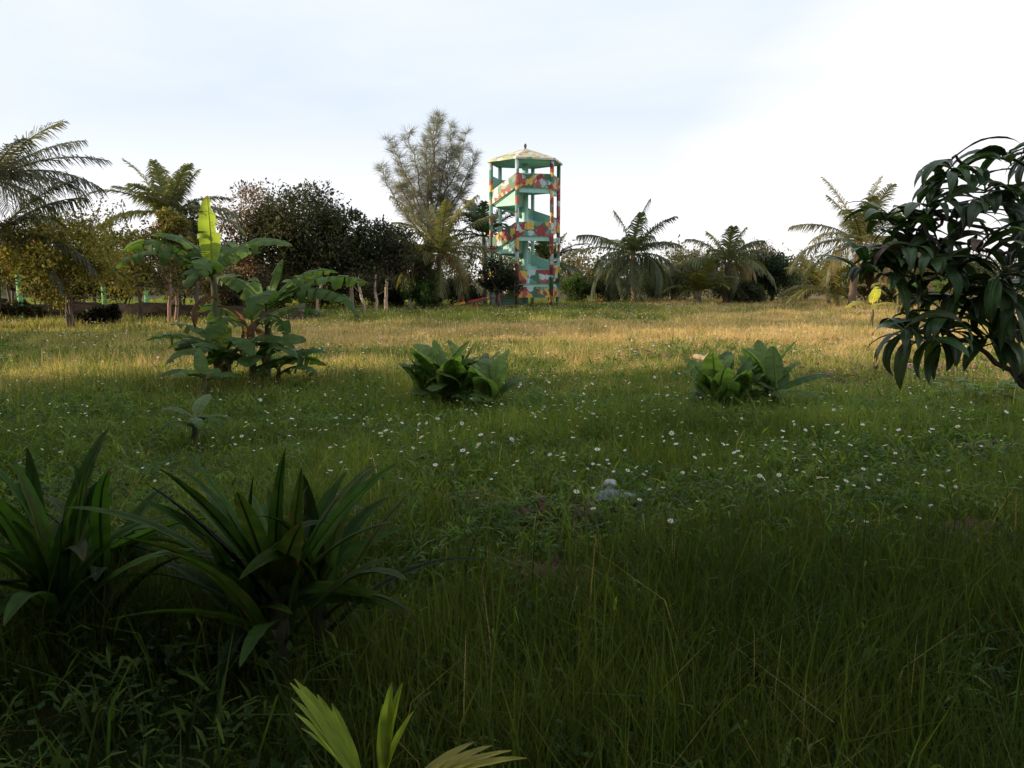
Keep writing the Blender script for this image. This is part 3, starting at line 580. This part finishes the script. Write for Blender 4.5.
def low_clump(b, label, n, rx, lw, LL, H):
    st = []
    for i in range(n):
        dx = rx * ((i + .5) / n * 2 - 1) + rng.normal(0, .06); lv = []
        for k in range(8):
            az = R(rng.choice([170, 150, 120, 95, 60, 30, 10, 200, 250, 290, 330]) + rng.normal(0, 12)); el = rng.uniform(.85, 1.52)
            lv.append((az, el, LL * rng.uniform(.6, 1.1), lw * rng.uniform(.75, 1.1), rng.uniform(.4, 1.5), rng.choice([0, 0, .15]), [BG, PB, (.12, .20, .05), (.14, .22, .055)][rng.integers(0, 4)]))
        for k in range(4):
            lv.append((R(rng.uniform(0, 360)), rng.uniform(.05, .5), LL * rng.uniform(.35, .6), lw * rng.uniform(.7, .95), rng.uniform(.5, 1.3), .2, [BG, PB][rng.integers(0, 2)]))
        st.append((dx, rng.normal(0, .18), H * rng.uniform(.6, 1.1), lv))
    return banana(b, label, st, dead=1)
low_clump(G(457, 413), "low banana clump with broad rounded leaves left of the middle of the meadow", 6, .36, .31, .72, .32)
low_clump(G(728, 420), "low banana clump beside the reddish bare soil, left one of the pair on the right", 4, .26, .28, .72, .32)
banana(G(775, 420), "single young banana with a pale yellow stem right of the low clump", [(0, 0, .38, [(A(100), 1.35, .5, .24, .3, 0, PB), (A(15), .55, .75, .2, .7, 0, BG), (A(165), .7, .6, .2, 1.0, 0, BG), (A(60), .9, .5, .22, .8, 0, BG), (A(350), .25, .55, .14, .9, 0, PB), (A(260), .6, .35, .18, 1.4, 0, PB)])], dead=1)
banana(G(871, 332), "lone spindly young banana with yellow leaf out in the sunlit meadow", [(0, 0, .78, [(A(58), .95, .80, .40, .4, .1, (.40, .42, .05)), (A(200), .55, 1.15, .34, 1.5, .3, (.34, .32, .07)), (A(-20), .45, .95, .30, 1.4, .3, (.26, .27, .07)), (A(250), .6, .6, .24, 1.8, .2, (.24, .25, .07))])], dead=0)
banana(G(886, 331), "tiny withered banana shoot right of the lone spindly young banana", [(0, 0, .22, [(A(160), .9, .6, .12, 1.6, 0, (.38, .30, .14)), (A(0), .4, .8, .12, .8, 0, (.25, .26, .07))])], dead=0)
banana(G(771, 304), "small bright green seedling at the foot of the round dark tree", [(0, 0, .2, [(A(d), e, 1.3, .3, .8, .2, (.20, .27, .06)) for d, e in ((150, 1.0), (30, 1.0), (90, 1.3), (200, .6), (340, .6))])], dead=0)
for (px, py, lab) in ((905, 318, "brown half dried banana plant behind the lower mango branch"), (935, 316, "pale stemmed banana plant behind the mango, right of the brown one")):
    banana(G(px, py), lab, [(-.3, 0, 1.2, [(A(a), .7, 1.4, .4, 1.8, .4, c) for a, c in ((10, PB), (170, (.2, .19, .06)), (250, (.16, .12, .05)), (300, PB), (80, PB))]), (.5, .1, 1.0, [(A(a), .7, 1.3, .4, 1.8, .4, c) for a, c in ((20, PB), (190, (.2, .19, .06)), (270, (.16, .12, .05)))])], dead=2)
def taro():
    b = G(985, 408); o = root("taro_plant", b, "light green heart leaved plant low at the right under the mango branch", "plant")
    q = Quads()
    for i in range(34):
        az = rng.random() * 6.28; r = rng.random() ** .5 * .42; s = b + np.array([r * math.cos(az), r * math.sin(az) * .6, .02]); t = s + np.array([.1 * math.cos(az), .1 * math.sin(az), rng.uniform(.14, .34)])
        tube(q, wobble(s, t, 4, .02), .005, (.12, .18, .06), 4); blade_leaf(q, t, az + rng.normal(0, .5), rng.uniform(-.1, .5), rng.uniform(.14, .24), .13, .7, (.11, .20, .06), 0, edge=-.3, pet=.02, n=10, shape='oval', thick=.004)
    put(q, "foliage", M_BANANA, o)
taro()

def strap_plant(b, label, leaves, group="strap leaved plants in the shaded foreground"):
    o = root("strap_leaved_plant", b, label, "plant", group); b = np.asarray(b, float)
    for cx_, cy_ in [(0, 0), (.17, .05), (-.15, .09), (.05, -.13)]:
        q = Quads(); tube(q, wobble(b + np.array([cx_, cy_, -.05]), b + np.array([cx_, cy_, .32]), 6, .02), np.linspace(.05, .03, 6), (.06, .06, .03), 8); put(q, "stem", M_BARK, o)
    for (az, el, Ln, Wd, dr) in leaves:
        q = Quads(); c = vary((.036, .074, .014), 1, .35, .12)[0]
        cr_ = np.array([(0, 0), (.17, .05), (-.15, .09), (.05, -.13)][rng.integers(0, 4)])
        blade_leaf(q, b + np.array([cr_[0] + math.cos(az) * .03, cr_[1] + math.sin(az) * .03, rng.uniform(.10, .34)]), az, el, Ln, Wd, dr, c, 0, fold=.55, edge=-.35, pet=.0, n=20, shape='strap', twist=rng.normal(0, .2), roll=rng.normal(0, .3), thick=.006)
        put(q, "leaf", M_STRAP, o)
def straps(n, seed):
    r = random.Random(seed); L_ = []
    for i in range(n):
        t = i / n; az = i * 2.39996 + r.gauss(0, .3); el = 1.46 - 1.0 * t + r.gauss(0, .12)
        L_.append((az, el, r.uniform(.56, .86) * (.86 + .14 * min(1, t * 4)) * (1 - .12 * t), r.uniform(.070, .108), r.choice([.15, .35, .6, 1.1]) + .5 * t))
    return L_
strap_plant(np.array([-.98, 3.25, 0]), "larger dark strap leaved plant, leaves fanning up before the tall banana", straps(58, 3))
strap_plant(np.array([-1.98, 3.45, 0]), "dark strap leaved plant cut off by the left edge", straps(48, 5))

# ------------------------------------------------------------------ palm seedling at the camera's feet
def seedling():
    b = np.array([-.35, 1.93, 0]); o = root("palm_seedling", b, "bright yellow green pleated palm seedling leaves at the bottom edge", "palm")
    for (az, el, n, ll, c, st, pe) in ((R(160), .95, 8, .30, (.26, .34, .04), .30, 1.45), (R(60), 1.35, 4, .22, (.24, .31, .04), .33, 1.45), (R(5), .20, 7, .25, (.40, .38, .08), .335, 1.28), (R(290), .5, 6, .24, (.14, .2, .03), .25, 1.2)):
        q = Quads(); d = np.array([math.cos(az) * math.cos(el), math.sin(az) * math.cos(el), math.sin(el)]); t = b + np.array([math.cos(az) * math.cos(pe), math.sin(az) * math.cos(pe), math.sin(pe)]) * st
        tube(q, wobble(b, t, 6, .01), np.linspace(.012, .006, 6), np.array(c) * .8, 5)
        for k in range(n):
            u = (k / (n - 1) - .5); blade_leaf(q, t + d * .05 * (1 - abs(u) * 2), az - u * 1.25, el + .12 - abs(u) * .25 - u * .25, ll * (1 - .35 * abs(u)), .036, .35, np.array(c) * rng.uniform(.85, 1.1), 0, fold=.5, edge=-.2, pet=0, n=9, shape='strap', thick=.002)
        put(q, "leaf", M_BANANA, o)
seedling()

# ------------------------------------------------------------------ mango tree
def mango():
    Y = 3.9; b = np.array([3.05, 4.1, 0]); o = root("mango_tree", b, "dark leaved mango tree reaching in from the right edge", "tree")
    qt = Quads(); q = Quads(); bk = (.12, .085, .065)
    fork = b + np.array([-.1, 0, .62]); tube(qt, wobble(b - np.array([0, 0, .1]), fork, 8, .04), np.linspace(.085, .06, 8), bk, 8)
    # (picture position and depth of the branch tip)
    top = b + np.array([0, .1, 1.75]); tube(qt, wobble(fork, top, 8, .08), np.linspace(.055, .02, 8), bk, 7)
    limb = {}
    def br(a, e, r0, r1, sag=.05): w = wobble(a, e, 9, .06, sag); tube(qt, w, np.linspace(r0 * .78, r1 * .8, 9), bk, 6); return w
    l1 = br(fork, P(1000, 352, 3.85), .045, .022); l2 = br(l1[5], P(925, 330, 3.75), .02, .008, .04); l2b = br(l1[-1], P(955, 300, 3.9), .018, .008)
    l3 = br(fork + np.array([0, 0, .25]), P(960, 285, 4.0), .035, .015, .1); l4 = br(l3[-1], P(862, 268, 3.9), .014, .006, .03); l5 = br(l3[4], P(880, 215, 4.05), .018, .006)
    l6 = br(fork + np.array([0, 0, .6]), P(965, 165, 3.9), .035, .010, .05); l7 = br(l6[4], P(905, 215, 3.8), .016, .006); l8 = br(top, P(1015, 160, 3.9), .02, .008); l9 = br(l8[3], P(1060, 130, 4.0), .018, .008)
    l10 = br(fork + np.array([0, 0, .3]), P(1000, 255, 3.7), .03, .01); l11 = br(top, b + np.array([.5, .3, 2.0]), .02, .008); l12 = br(fork + np.array([0, 0, .4]), b + np.array([.9, -.2, 1.3]), .03, .008); l13 = br(fork + np.array([0, 0, .4]), b + np.array([.3, .8, 1.5]), .03, .008); l14 = br(fork + np.array([0, 0, .3]), P(1060, 300, 3.7), .03, .01)
    tips = [(P(*t), up) for t, up in [((905, 328, 3.75), .1), ((935, 335, 3.85), .0), ((950, 318, 3.7), .1), ((968, 300, 3.95), .2), ((868, 262, 3.9), .2), ((905, 248, 3.9), .2), ((888, 214, 4.05), .5), ((935, 235, 3.9), .3),
        ((952, 158, 3.85), .8), ((945, 172, 3.95), .6), ((955, 205, 3.95), .4), ((985, 190, 3.8), .5), ((1010, 150, 3.9), .7), ((1018, 195, 3.75), .4), ((975, 245, 3.75), .2), ((1010, 265, 3.65), .2), ((950, 265, 3.85), .1), 
        ((985, 285, 3.75), .1), ((1015, 300, 3.7), .1), ((1030, 235, 3.9), .3), ((1040, 150, 4.0), .6), ((1060, 190, 3.9), .4), ((1055, 260, 3.8), .2), ((1045, 320, 3.8), .0), ((1000, 305, 3.95), .1), ((1080, 300, 3.9), .2), ((1075, 230, 4.1), .3), ((1035, 280, 4.1), .2), ((990, 335, 3.8), -.1), ((1060, 130, 4.0), .9), ((925, 205, 3.9), .5), ((940, 250, 3.75), .3), ((915, 225, 4.05), .4), ((955, 290, 3.8), .2), ((905, 270, 3.85), .2), ((890, 250, 4.0), .3)]]
    for i in range(34):
        v = nrm(rng.normal(0, 1, 3)); tips.append((b + np.array([1.0, .5, 1.45]) + v * np.array([.75, .8, .8]) * rng.random() ** .3, .3))
    skel = np.concatenate([l1, l2, l2b, l3, l4, l5, l6, l7, l8, l9, l10, l11, l12, l13, l14])
    for (t, up) in tips:
        dd = np.linalg.norm(skel - t, axis=1); a = skel[np.argmin(dd + .0 * dd)]
        base = a; ax = t - base; Ld = np.linalg.norm(ax); ax = ax / (Ld + 1e-6); ax = nrm(ax * .4 + np.array([0, 0, up + .35]))
        if Ld > .02: tube(qt, wobble(base, t, 5, .02), np.linspace(.009, .005, 5), np.array(bk) * 1.1, 5)
        r = np.cross(ax, [0.3, .5, .2]); r = r / np.linalg.norm(r); r2 = np.cross(ax, r)
        for k in range(rng.integers(10, 15)):
            th = k * 2.4 + rng.normal(0, .2); out = r * math.cos(th) + r2 * math.sin(th); dv = nrm(out * rng.uniform(.7, 1.1) + ax * rng.uniform(.0, .75))
            az = math.atan2(dv[1], dv[0]); el = math.asin(np.clip(dv[2], -1, 1)); c = vary((.056, .108, .034), 1, .35, .10)[0]
            if rng.random() < .04: c = np.array((.10, .055, .03))
            blade_leaf(q, t - ax * rng.uniform(0, .09), az, max(el, -.7), rng.uniform(.18, .31), rng.uniform(.046, .070), rng.uniform(1.1, 2.3), c, 0, fold=.35, edge=-.25, pet=.10, n=10, shape='oval', roll=rng.normal(0, .3), thick=.0028, ribcol=c * 1.9)
    put(qt, "trunk", M_BARK, o); put(q, "crown", M_MANGO, o)
mango()

# ------------------------------------------------------------------ hard-surface helpers
def poly(name, verts, faces, mat, parent, smooth=False):
    me = bpy.data.meshes.new(name); me.from_pydata([tuple(map(float, v)) for v in verts], [], faces); me.update()
    ms = mat if isinstance(mat, (list, tuple)) else [mat]
    for m in ms: me.materials.append(m)
    if smooth:
        for p_ in me.polygons: p_.use_smooth = True
    o = bpy.data.objects.new(name, me); COL.objects.link(o); o.parent = parent; return o
def prism(a, b):
    """closed solid between two matching rings"""
    n = len(a); v = list(a) + list(b); f = [tuple(range(n))[::-1], tuple(range(n, 2 * n))] + [(i, (i + 1) % n, n + (i + 1) % n, n + i) for i in range(n)]
    return v, f
def ring_post(x, y, z0, z1, r, n=10): return prism([(x + r * math.cos(t), y + r * math.sin(t), z0) for t in np.linspace(0, 2 * pi, n, endpoint=False)], [(x + r * math.cos(t), y + r * math.sin(t), z1) for t in np.linspace(0, 2 * pi, n, endpoint=False)])

# ------------------------------------------------------------------ watch tower
def tower():
    b = B(525, 45.5); o = root("watch_tower", b, "hexagonal open watchtower with spiral stairs in bright camouflage paint", "tower")
    Rr = 1.92; phi = R(-13.7)
    ang = [phi + k * R(60) for k in range(6)]                      # angle from "towards the camera" to the right
    vx = lambda k, r, z=0.0: (r * math.sin(ang[k % 6]), -r * math.cos(ang[k % 6]), z)
    ztop = 7.78
    for k in range(6): poly("post", *ring_post(*vx(k, Rr)[:2], -.1, ztop, .105), M_CAMO if k in (0, 1, 2, 5) else M_MINT, o, True)
    poly("column", *ring_post(0, 0, -.1, ztop, .17, 14), M_MINT, o, True)
    # spiral: segment k runs from vertex k to vertex k+1
    H = 2.50; rise = [0, .32, .58, .78, 0, .85]
    def seg(z0, z1, k, parap=True, inner=True):
        th = .12; ri = .17
        a0, a1, c0, c1 = vx(k, Rr - .07), vx(k + 1, Rr - .07), vx(k, ri), vx(k + 1, ri)
        flight = abs(z1 - z0) > .05
        if flight:
            n = max(3, int(round((z1 - z0) / .14))); V = []; F = []
            for i in range(n):
                t0, t1 = i / n, (i + 1) / n; L3 = lambda p, q_, t: (p[0] + (q_[0] - p[0]) * t, p[1] + (q_[1] - p[1]) * t)
                zt = z0 + (z1 - z0) * (i + 1) / n; zb0 = z0 + (z1 - z0) * t0 - th; zb1 = z0 + (z1 - z0) * t1 - th
                p = [L3(c0, c1, t0), L3(a0, a1, t0), L3(a0, a1, t1), L3(c0, c1, t1)]
                v, f = prism([(*p[0], zb0), (*p[1], zb0), (*p[2], zb1), (*p[3], zb1)], [(*x, zt) for x in p]); m = len(V); V += v; F += [tuple(j + m for j in g) for g in f]
            poly("stair_flight", V, F, M_MINT, o)
        else:
            v, f = prism([(c0[0], c0[1], z0 - th), (a0[0], a0[1], z0 - th), (a1[0], a1[1], z1 - th), (c1[0], c1[1], z1 - th)], [(c0[0], c0[1], z0), (a0[0], a0[1], z0), (a1[0], a1[1], z1), (c1[0], c1[1], z1)]); poly("landing", v, f, M_MINT, o)
        if parap: parapet(z0 - .06, z1 - .06, z0 + .66, z1 + .66, k)
    def parapet(z0, z1, y0, y1, k, name="parapet"):
        o0, o1, i0, i1 = vx(k, Rr + .03), vx(k + 1, Rr + .03), vx(k, Rr - .06), vx(k + 1, Rr - .06)
        v, f = prism([(o0[0], o0[1], z0), (o1[0], o1[1], z1), (i1[0], i1[1], z1), (i0[0], i0[1], z0)], [(o0[0], o0[1], y0), (o1[0], o1[1], y1), (i1[0], i1[1], y1), (i0[0], i0[1], y0)])
        p_ = poly(name, v, f, [M_MINT, M_CAMO], o)
        p_.data.polygons[2].material_index = 1; p_.data.polygons[1].material_index = 1
    zk = 1.42
    # first flight up from the ground along the left and front
    seg(.1, zk, 5, True)
    for lev in range(2):
        z = zk + H * lev
        for k in range(6): seg(z, z + rise[k], k); z += rise[k]
        # closed stringer wall under the last flight of the turn
        zl = zk + H * (lev + 1) - .85; p0, p1 = vx(5, Rr - .12), vx(0, Rr - .12)
        v, f = prism([(*p0[:2], zl - .12), (*p1[:2], zl - .12), (*p1[:2], zl + .71)], [(p0[0] * .97, p0[1] * .97, zl - .12), (p1[0] * .97, p1[1] * .97, zl - .12), (p1[0] * .97, p1[1] * .97, zl + .71)]); poly("stringer", v, f, M_MINT, o)
    zt = zk + 2 * H
    for k in (0, 1, 2, 3): seg(zt, zt, k)
    seg(zt, zt, 4)
    parapet(.62, .62, 1.19, 1.19, 0, "apron_panel"); parapet(.62, .62, 1.19, 1.19, 1, "apron_panel")
    for lev in range(3):                                          # ring beams under the landings
        z = zk + H * lev - .12
        for k in (0, 1):
            a0, a1, c0, c1 = vx(k, Rr - .08), vx(k + 1, Rr - .08), vx(k, Rr - .26), vx(k + 1, Rr - .26)
            v, f = prism([(*p[:2], z - .2) for p in (a0, a1, c1, c0)], [(*p[:2], z - .003) for p in (a0, a1, c1, c0)]); poly("beam", v, f, M_MINT, o)
    # roof: eave slab, two pitches, finial
    re, rm = 2.14, 1.0; rings = [(re, ztop), (re, ztop + .1), (rm, ztop + .50), (.12, ztop + .78)]
    V = [vx(k, r, z) for r, z in rings for k in range(6)]
    F = [tuple(range(6))[::-1], tuple(range(18, 24))] + [(a * 6 + i, a * 6 + (i + 1) % 6, a * 6 + 6 + (i + 1) % 6, a * 6 + 6 + i) for a in range(3) for i in range(6)]
    rf = poly("roof", V, F, [M_MINT, M_ROOF, M_CAMO, M_RED], o)
    for i, p_ in enumerate(rf.data.polygons):
        if i >= 8: p_.material_index = 1 if i >= 14 + 0 else 1
        if 2 <= i < 8: p_.material_index = 1
        if i >= 8 and i % 3 == 0: p_.material_index = 2
    q = Quads(); th = np.array([[0, 0, ztop + .76], [0, 0, ztop + .86], [0, 0, ztop + .93], [0, 0, ztop + 1.02], [0, 0, ztop + 1.08]]); tube(q, th, [.07, .05, .08, .06, .01], (.12, .07, .05), 10); q.build("finial", M_BARK, rf)
tower()

# ------------------------------------------------------------------ playground seesaw, painted posts
def seesaw():
    b = B(470, 41.8); o = root("seesaw", b, "red and yellow playground seesaw tilted on the grass left of the tower", "seesaw")
    def beam(a, e, w, h, name, mat):
        a, e = np.array(a, float), np.array(e, float); d = nrm(e - a); s = nrm(np.cross(d, [0, 0, 1])) * w / 2; u = np.cross(s / np.linalg.norm(s), d) * h / 2
        v, f = prism([a - s - u, a + s - u, a + s + u, a - s + u], [e - s - u, e + s - u, e + s + u, e - s + u]); return poly(name, v, f, mat, o)
    beam((-.75, 0, .22), (1.25, 0, .66), .24, .07, "plank", M_IRON)
    beam((-.2, -.28, 0), (.1, -.02, .42), .07, .07, "leg", M_RED); beam((-.2, .28, 0), (.1, .02, .42), .07, .07, "leg", M_RED)
    beam((.5, -.28, 0), (.2, -.02, .42), .07, .07, "leg", M_RED); beam((.5, .28, 0), (.2, .02, .42), .07, .07, "leg", M_RED)
    beam((-.8, 0, .30), (-.25, 0, .42), .34, .12, "seat", M_YEL); beam((-.28, 0, .42), (-.62, 0, .92), .30, .08, "backrest", M_RED); beam((-.1, 0, .46), (.85, 0, .66), .22, .08, "rail", M_RED)
seesaw()
def painted_post(px, py, Y, ztop, label):
    b = B(px, Y); o = tag(bpy.data.objects.new("painted_post", None), label, "post", "banded green posts at the left edge of the field"); COL.objects.link(o); o.location = b
    q = Quads(); n = 15; zz = np.linspace(-.05, ztop, n); zz = np.repeat(zz, 2)[1:-1]
    c = np.array([[(.08, .36, .10), (.26, .52, .24)][((i + 1) // 2) % 2] for i in range(len(zz))]); m = len(zz)
    pts = np.stack([b[0] + .015 * np.sin(zz * 3), np.full(m, b[1]), zz + np.arange(m) * 1e-4], 1); tube(q, pts, np.linspace(.10, .075, m), c, 9); put(q, "shaft", M_BARK, o)
    q = Quads(); tube(q, np.array([[b[0], b[1], ztop - .01], [b[0], b[1], ztop + .05], [b[0], b[1], ztop + .09]]), [.085, .09, .02], (.10, .2, .1), 9); put(q, "cap", M_BARK, o)
painted_post(20, 306, 28.6, 1.9, "banded green and white post nearest the left edge, the tallest of three")
painted_post(104, 308, 30.5, 1.35, "banded green post right of the golden shrub's stems")
painted_post(146, 308, 35.5, 1.25, "short bright green post behind the earth bank, left of the tall banana")
def bare_trunk(px, Y, h, label, col, lean=.1):
    b = B(px, Y); o = tag(bpy.data.objects.new("bare_trunk", None), label, "tree trunk"); COL.objects.link(o); o.location = b
    q = Quads(); w = wobble(b - np.array([0, 0, .1]), b + np.array([lean, 0, h]), 9, .12); tube(q, w, np.linspace(.075, .045, 9), vary(col, 9, .15, .05), 8); put(q, "trunk", M_BARK, o)
    q = Quads()
    for i in range(4): tube(q, wobble(w[4 + i], w[4 + i] + np.array([rng.normal(0, .35), rng.normal(0, .3), rng.uniform(.3, .7)]), 5, .05), np.linspace(.02, .006, 5), np.array(col) * .8, 5)
    n = 160; cen = w[-1] + rng.normal(0, .35, (n, 3)); put(q, "branch", M_BARK, o)
    q = Quads(); rhombi(q, cen, rng.normal(0, 1, (n, 3)), rng.normal(0, .6, (n, 3)) + np.array([0, 0, .8]), np.full(n, .15), np.full(n, .08), vary((.05, .05, .025), n)); put(q, "foliage", M_LEAF, o)
bare_trunk(168, 28.5, 1.6, "slim pinkish trunk standing before the earth bank left of the tall banana", (.34, .19, .13))
bare_trunk(317, 36, 1.7, "pale leaning trunk under the biggest dark tree, left of two near the bank end", (.42, .31, .22), .25)
bare_trunk(366, 36.5, 1.7, "pale slanting trunk under the dark trees, right of the tall banana's leaves", (.44, .33, .24), -.3)
bare_trunk(374, 38, 1.8, "pale upright trunk just right of the slanting one", (.40, .30, .22), .1)

# ------------------------------------------------------------------ things lying in the grass
def lump(name, b, r, label, cat, mat, flat=.75, group=None, hairs=True):
    o = root(name, b, label, cat, group); n, m = 14, 9; th = np.linspace(0, 2 * pi, n, endpoint=False); ph = np.linspace(-pi / 2 + .12, pi / 2 - .12, m)
    V = []; ax = rng.uniform(.85, 1.3); k = rng.random(6) * 6.28
    for p_ in ph:
        for t in th:
            rr = r * (1 + .10 * math.sin(3 * t + k[0] + 2 * p_) + .07 * math.sin(5 * t + k[1]) * math.cos(p_ * 3 + k[2]) + rng.normal(0, .025)); V.append((rr * math.cos(p_) * math.cos(t) * ax, rr * math.cos(p_) * math.sin(t), rr * math.sin(p_) * flat + r * flat * .8))
    F = [(i * n + j, i * n + (j + 1) % n, (i + 1) * n + (j + 1) % n, (i + 1) * n + j) for i in range(m - 1) for j in range(n)] + [tuple(range(n))[::-1], tuple(range((m - 1) * n, m * n))]
    poly("husk" if cat == "coconut husk" else "body", V, F, mat, o, True)
    if hairs:
        q = Quads(); c = 26
        for _ in range(c):
            d = nrm(rng.normal(0, 1, 3)); d[2] = abs(d[2]); s = np.array([0, 0, r * flat * .8]) + d * r * .9; tube(q, wobble(s, s + d * r * .35 + rng.normal(0, r * .12, 3), 3, .01), np.linspace(.003, .001, 3), (.15, .10, .06), 3)
        q.build("husk_hair", M_BARK, o)
    return o
for (px, py, r, lab) in [(459, 510, .075, "brown coconut husk in the grass, leftmost of the loose group"), (521, 528, .095, "largest brown coconut husk on the bare patch in mid foreground"), (583, 526, .085, "brown coconut husk just below the crumpled plastic"), (546, 588, .085, "brown coconut husk nearer the camera below the others")]:
    lump("coconut_husk", G(px, py), r, lab, "coconut husk", M_HUSK, group="old coconut husks in the grass")
M_BAG = paint_mat("white_plastic", (.45, .48, .46), .45, .25)
def crumple(name, b, sx, sy, hz, label, mat, cat):
    o = root(name, b, label, cat); n = 18; X, Yv = np.meshgrid(np.linspace(-1, 1, n), np.linspace(-1, 1, n)); s = rng.random() * 100
    Z = hz * (.25 + 1.5 * np.abs(vnoise(X + s, Yv, 1.7, 4) - .5) * 2) * (1 - .6 * np.hypot(X, Yv) ** 2).clip(.05) + .12
    v = np.stack([X * sx * (1 + .2 * (vnoise(X, Yv + s, 2, 7) - .5)), Yv * sy * (1 + .3 * (vnoise(Yv, X + s, 2, 8) - .5)), Z], -1).reshape(-1, 3)
    poly("film", v, [(i * n + j, i * n + j + 1, (i + 1) * n + j + 1, (i + 1) * n + j) for i in range(n - 1) for j in range(n - 1)], mat, o)
m, t_, N_, K_ = mat_new("clear_plastic"); pb = N_("ShaderNodeBsdfPrincipled"); pb.inputs["Base Color"].default_value = (.38, .46, .46, 1); pb.inputs["Roughness"].default_value = .25
tb = N_("ShaderNodeBsdfTransparent"); ms_ = N_("ShaderNodeMixShader"); ms_.inputs[0].default_value = .3; oo = N_("ShaderNodeOutputMaterial"); K_(tb.outputs[0], ms_.inputs[1]); K_(pb.outputs[0], ms_.inputs[2]); K_(ms_.outputs[0], oo.inputs[0])
crumple("plastic_sheet", G(614, 514), .15, .10, .05, "crumpled clear bluish plastic film lying in the grass", m, "plastic sheet")
bag = lump("plastic_bag", G(610, 503) + [0, 0, .11], .04, "small white crumpled plastic bag on the grass above the clear film", "bag", M_BAG, .9, hairs=False)
def log(a, e, r, label, col=(.12, .075, .055)):
    a, e = np.array(a), np.array(e); o = root("fallen_log", (a + e) / 2 * np.array([1, 1, 0]), label, "log"); q = Quads(); tube(q, wobble(a, e, 8, .05), np.array([.3, .9, 1, 1.05, .95, 1, .85, .25]) * r, vary(col, 8, .2, .05), 9); put(q, "bark", M_BARK, o)
    q = Quads(); tube(q, wobble((a + e) / 2, (a + e) / 2 + np.array([.08, -.05, r + .06]), 4, .01), np.linspace(r * .4, r * .1, 4), col, 6); put(q, "branch_stub", M_BARK, o)
log(G(893, 556) + [0, 0, .07], G(938, 556) + [0, 0, .08], .045, "short reddish log lying in the grass at lower right")
log(G(962, 548) + [0, 0, .05], G(1005, 545) + [0, 0, .06], .05, "dark rotten log at lower right, nearer the right edge", (.05, .035, .028))
log(G(958, 452) + [0, 0, .05], G(1020, 452) + [0, 0, .05], .06, "grey brown branch heap lying at right below the mango", (.07, .052, .042))
log(G(893, 375) + [0, 0, .12], G(945, 374) + [0, 0, .12], .055, "pale sunlit pole lying on the bare soil behind the mango's low branch", (.45, .30, .2))
log(G(693, 374) + [0, 0, .3], G(712, 378) + [0, 0, .26], .045, "short pale stick on the left side of the low banana pair", (.45, .33, .22))

# ------------------------------------------------------------------ wildflowers
def flower_mesh():
    q = Quads(); n = 8
    for k in range(n):
        a = k * 2 * pi / n; d = np.array([[math.cos(a), math.sin(a), .22]]); rhombi(q, np.array([[0, 0, 0.]]) + d * .003, d, np.array([[0, 0, 1.]]), [.0175], [.012], (.80, .78, .80))
    tube(q, np.array([[0, 0, -.003], [0, 0, .002], [0, 0, .005]]), [.004, .006, .002], (.62, .42, .06), 6)
    tube(q, np.array([[.004, 0, -.20], [0.002, .003, -.1], [0, 0, 0]]), [.0018, .0015, .0012], (.07, .12, .03), 4)
    return q
def flowers():
    src = flower_mesh().build("wildflower", M_PETAL); first = True; k = 0
    clusters = [(470, 425, 60, 22, 26), (540, 412, 50, 20, 20), (620, 405, 60, 22, 22), (660, 455, 80, 36, 24), (890, 470, 80, 36, 36), (820, 500, 70, 36, 24), (330, 440, 60, 22, 20), (930, 430, 70, 20, 14), (700, 500, 100, 40, 26), (420, 450, 80, 26, 22), (300, 420, 60, 16, 10), (850, 405, 100, 14, 12), (600, 440, 230, 40, 40)]
    pts = []
    for (cx, cy, sx, sy, n) in clusters:
        for _ in range(n): pts.append((cx + rng.normal(0, sx), cy + rng.normal(0, sy)))
    pts += [(108, 640), (740, 655), (770, 560), (690, 560), (560, 620), (455, 640)]
    for (px, py) in pts[:296]:
        if not (372 < py < 700): continue
        g = G(px, py + 10); z = gz(g[0], g[1]) + rng.uniform(.19, .26)
        o = src if first else src.copy()
        if not first: COL.objects.link(o)
        first = False; sc = rng.uniform(.6, 1.15) * (1 if py > 470 else 1.2)
        o.location = (g[0], g[1], z); o.rotation_euler = (rng.normal(.15, .35), rng.normal(0, .35), rng.random() * 6.28); o.scale = (sc, sc, 1)
        tag(o, "small white wildflower open above the green meadow grass", "flower", "white wildflowers in the meadow")
    x, y = scatter(lambda y: 5.5 if y < 13 else 3.2, 5.2, 46); n = len(x); q = Quads(); d = rng.normal(0, 1, (n, 3)); d[:, 2] *= .3
    rhombi(q, np.stack([x, y, gz(x, y) + rng.uniform(.18, .32, n)], 1), d, np.tile((0, -.4, 1.), (n, 1)), np.where(y < 14, .032, 1) * 1. * np.where(y < 14, 1, rng.uniform(.05, .08, n)), np.where(y < 14, .024, rng.uniform(.03, .05, n)), vary((.66, .63, .56), n, .1, .05))
    tag(q.build("far_wildflowers", M_PETAL), "faint pale flower specks over the far dry meadow", "flowers", kind="stuff")
flowers()
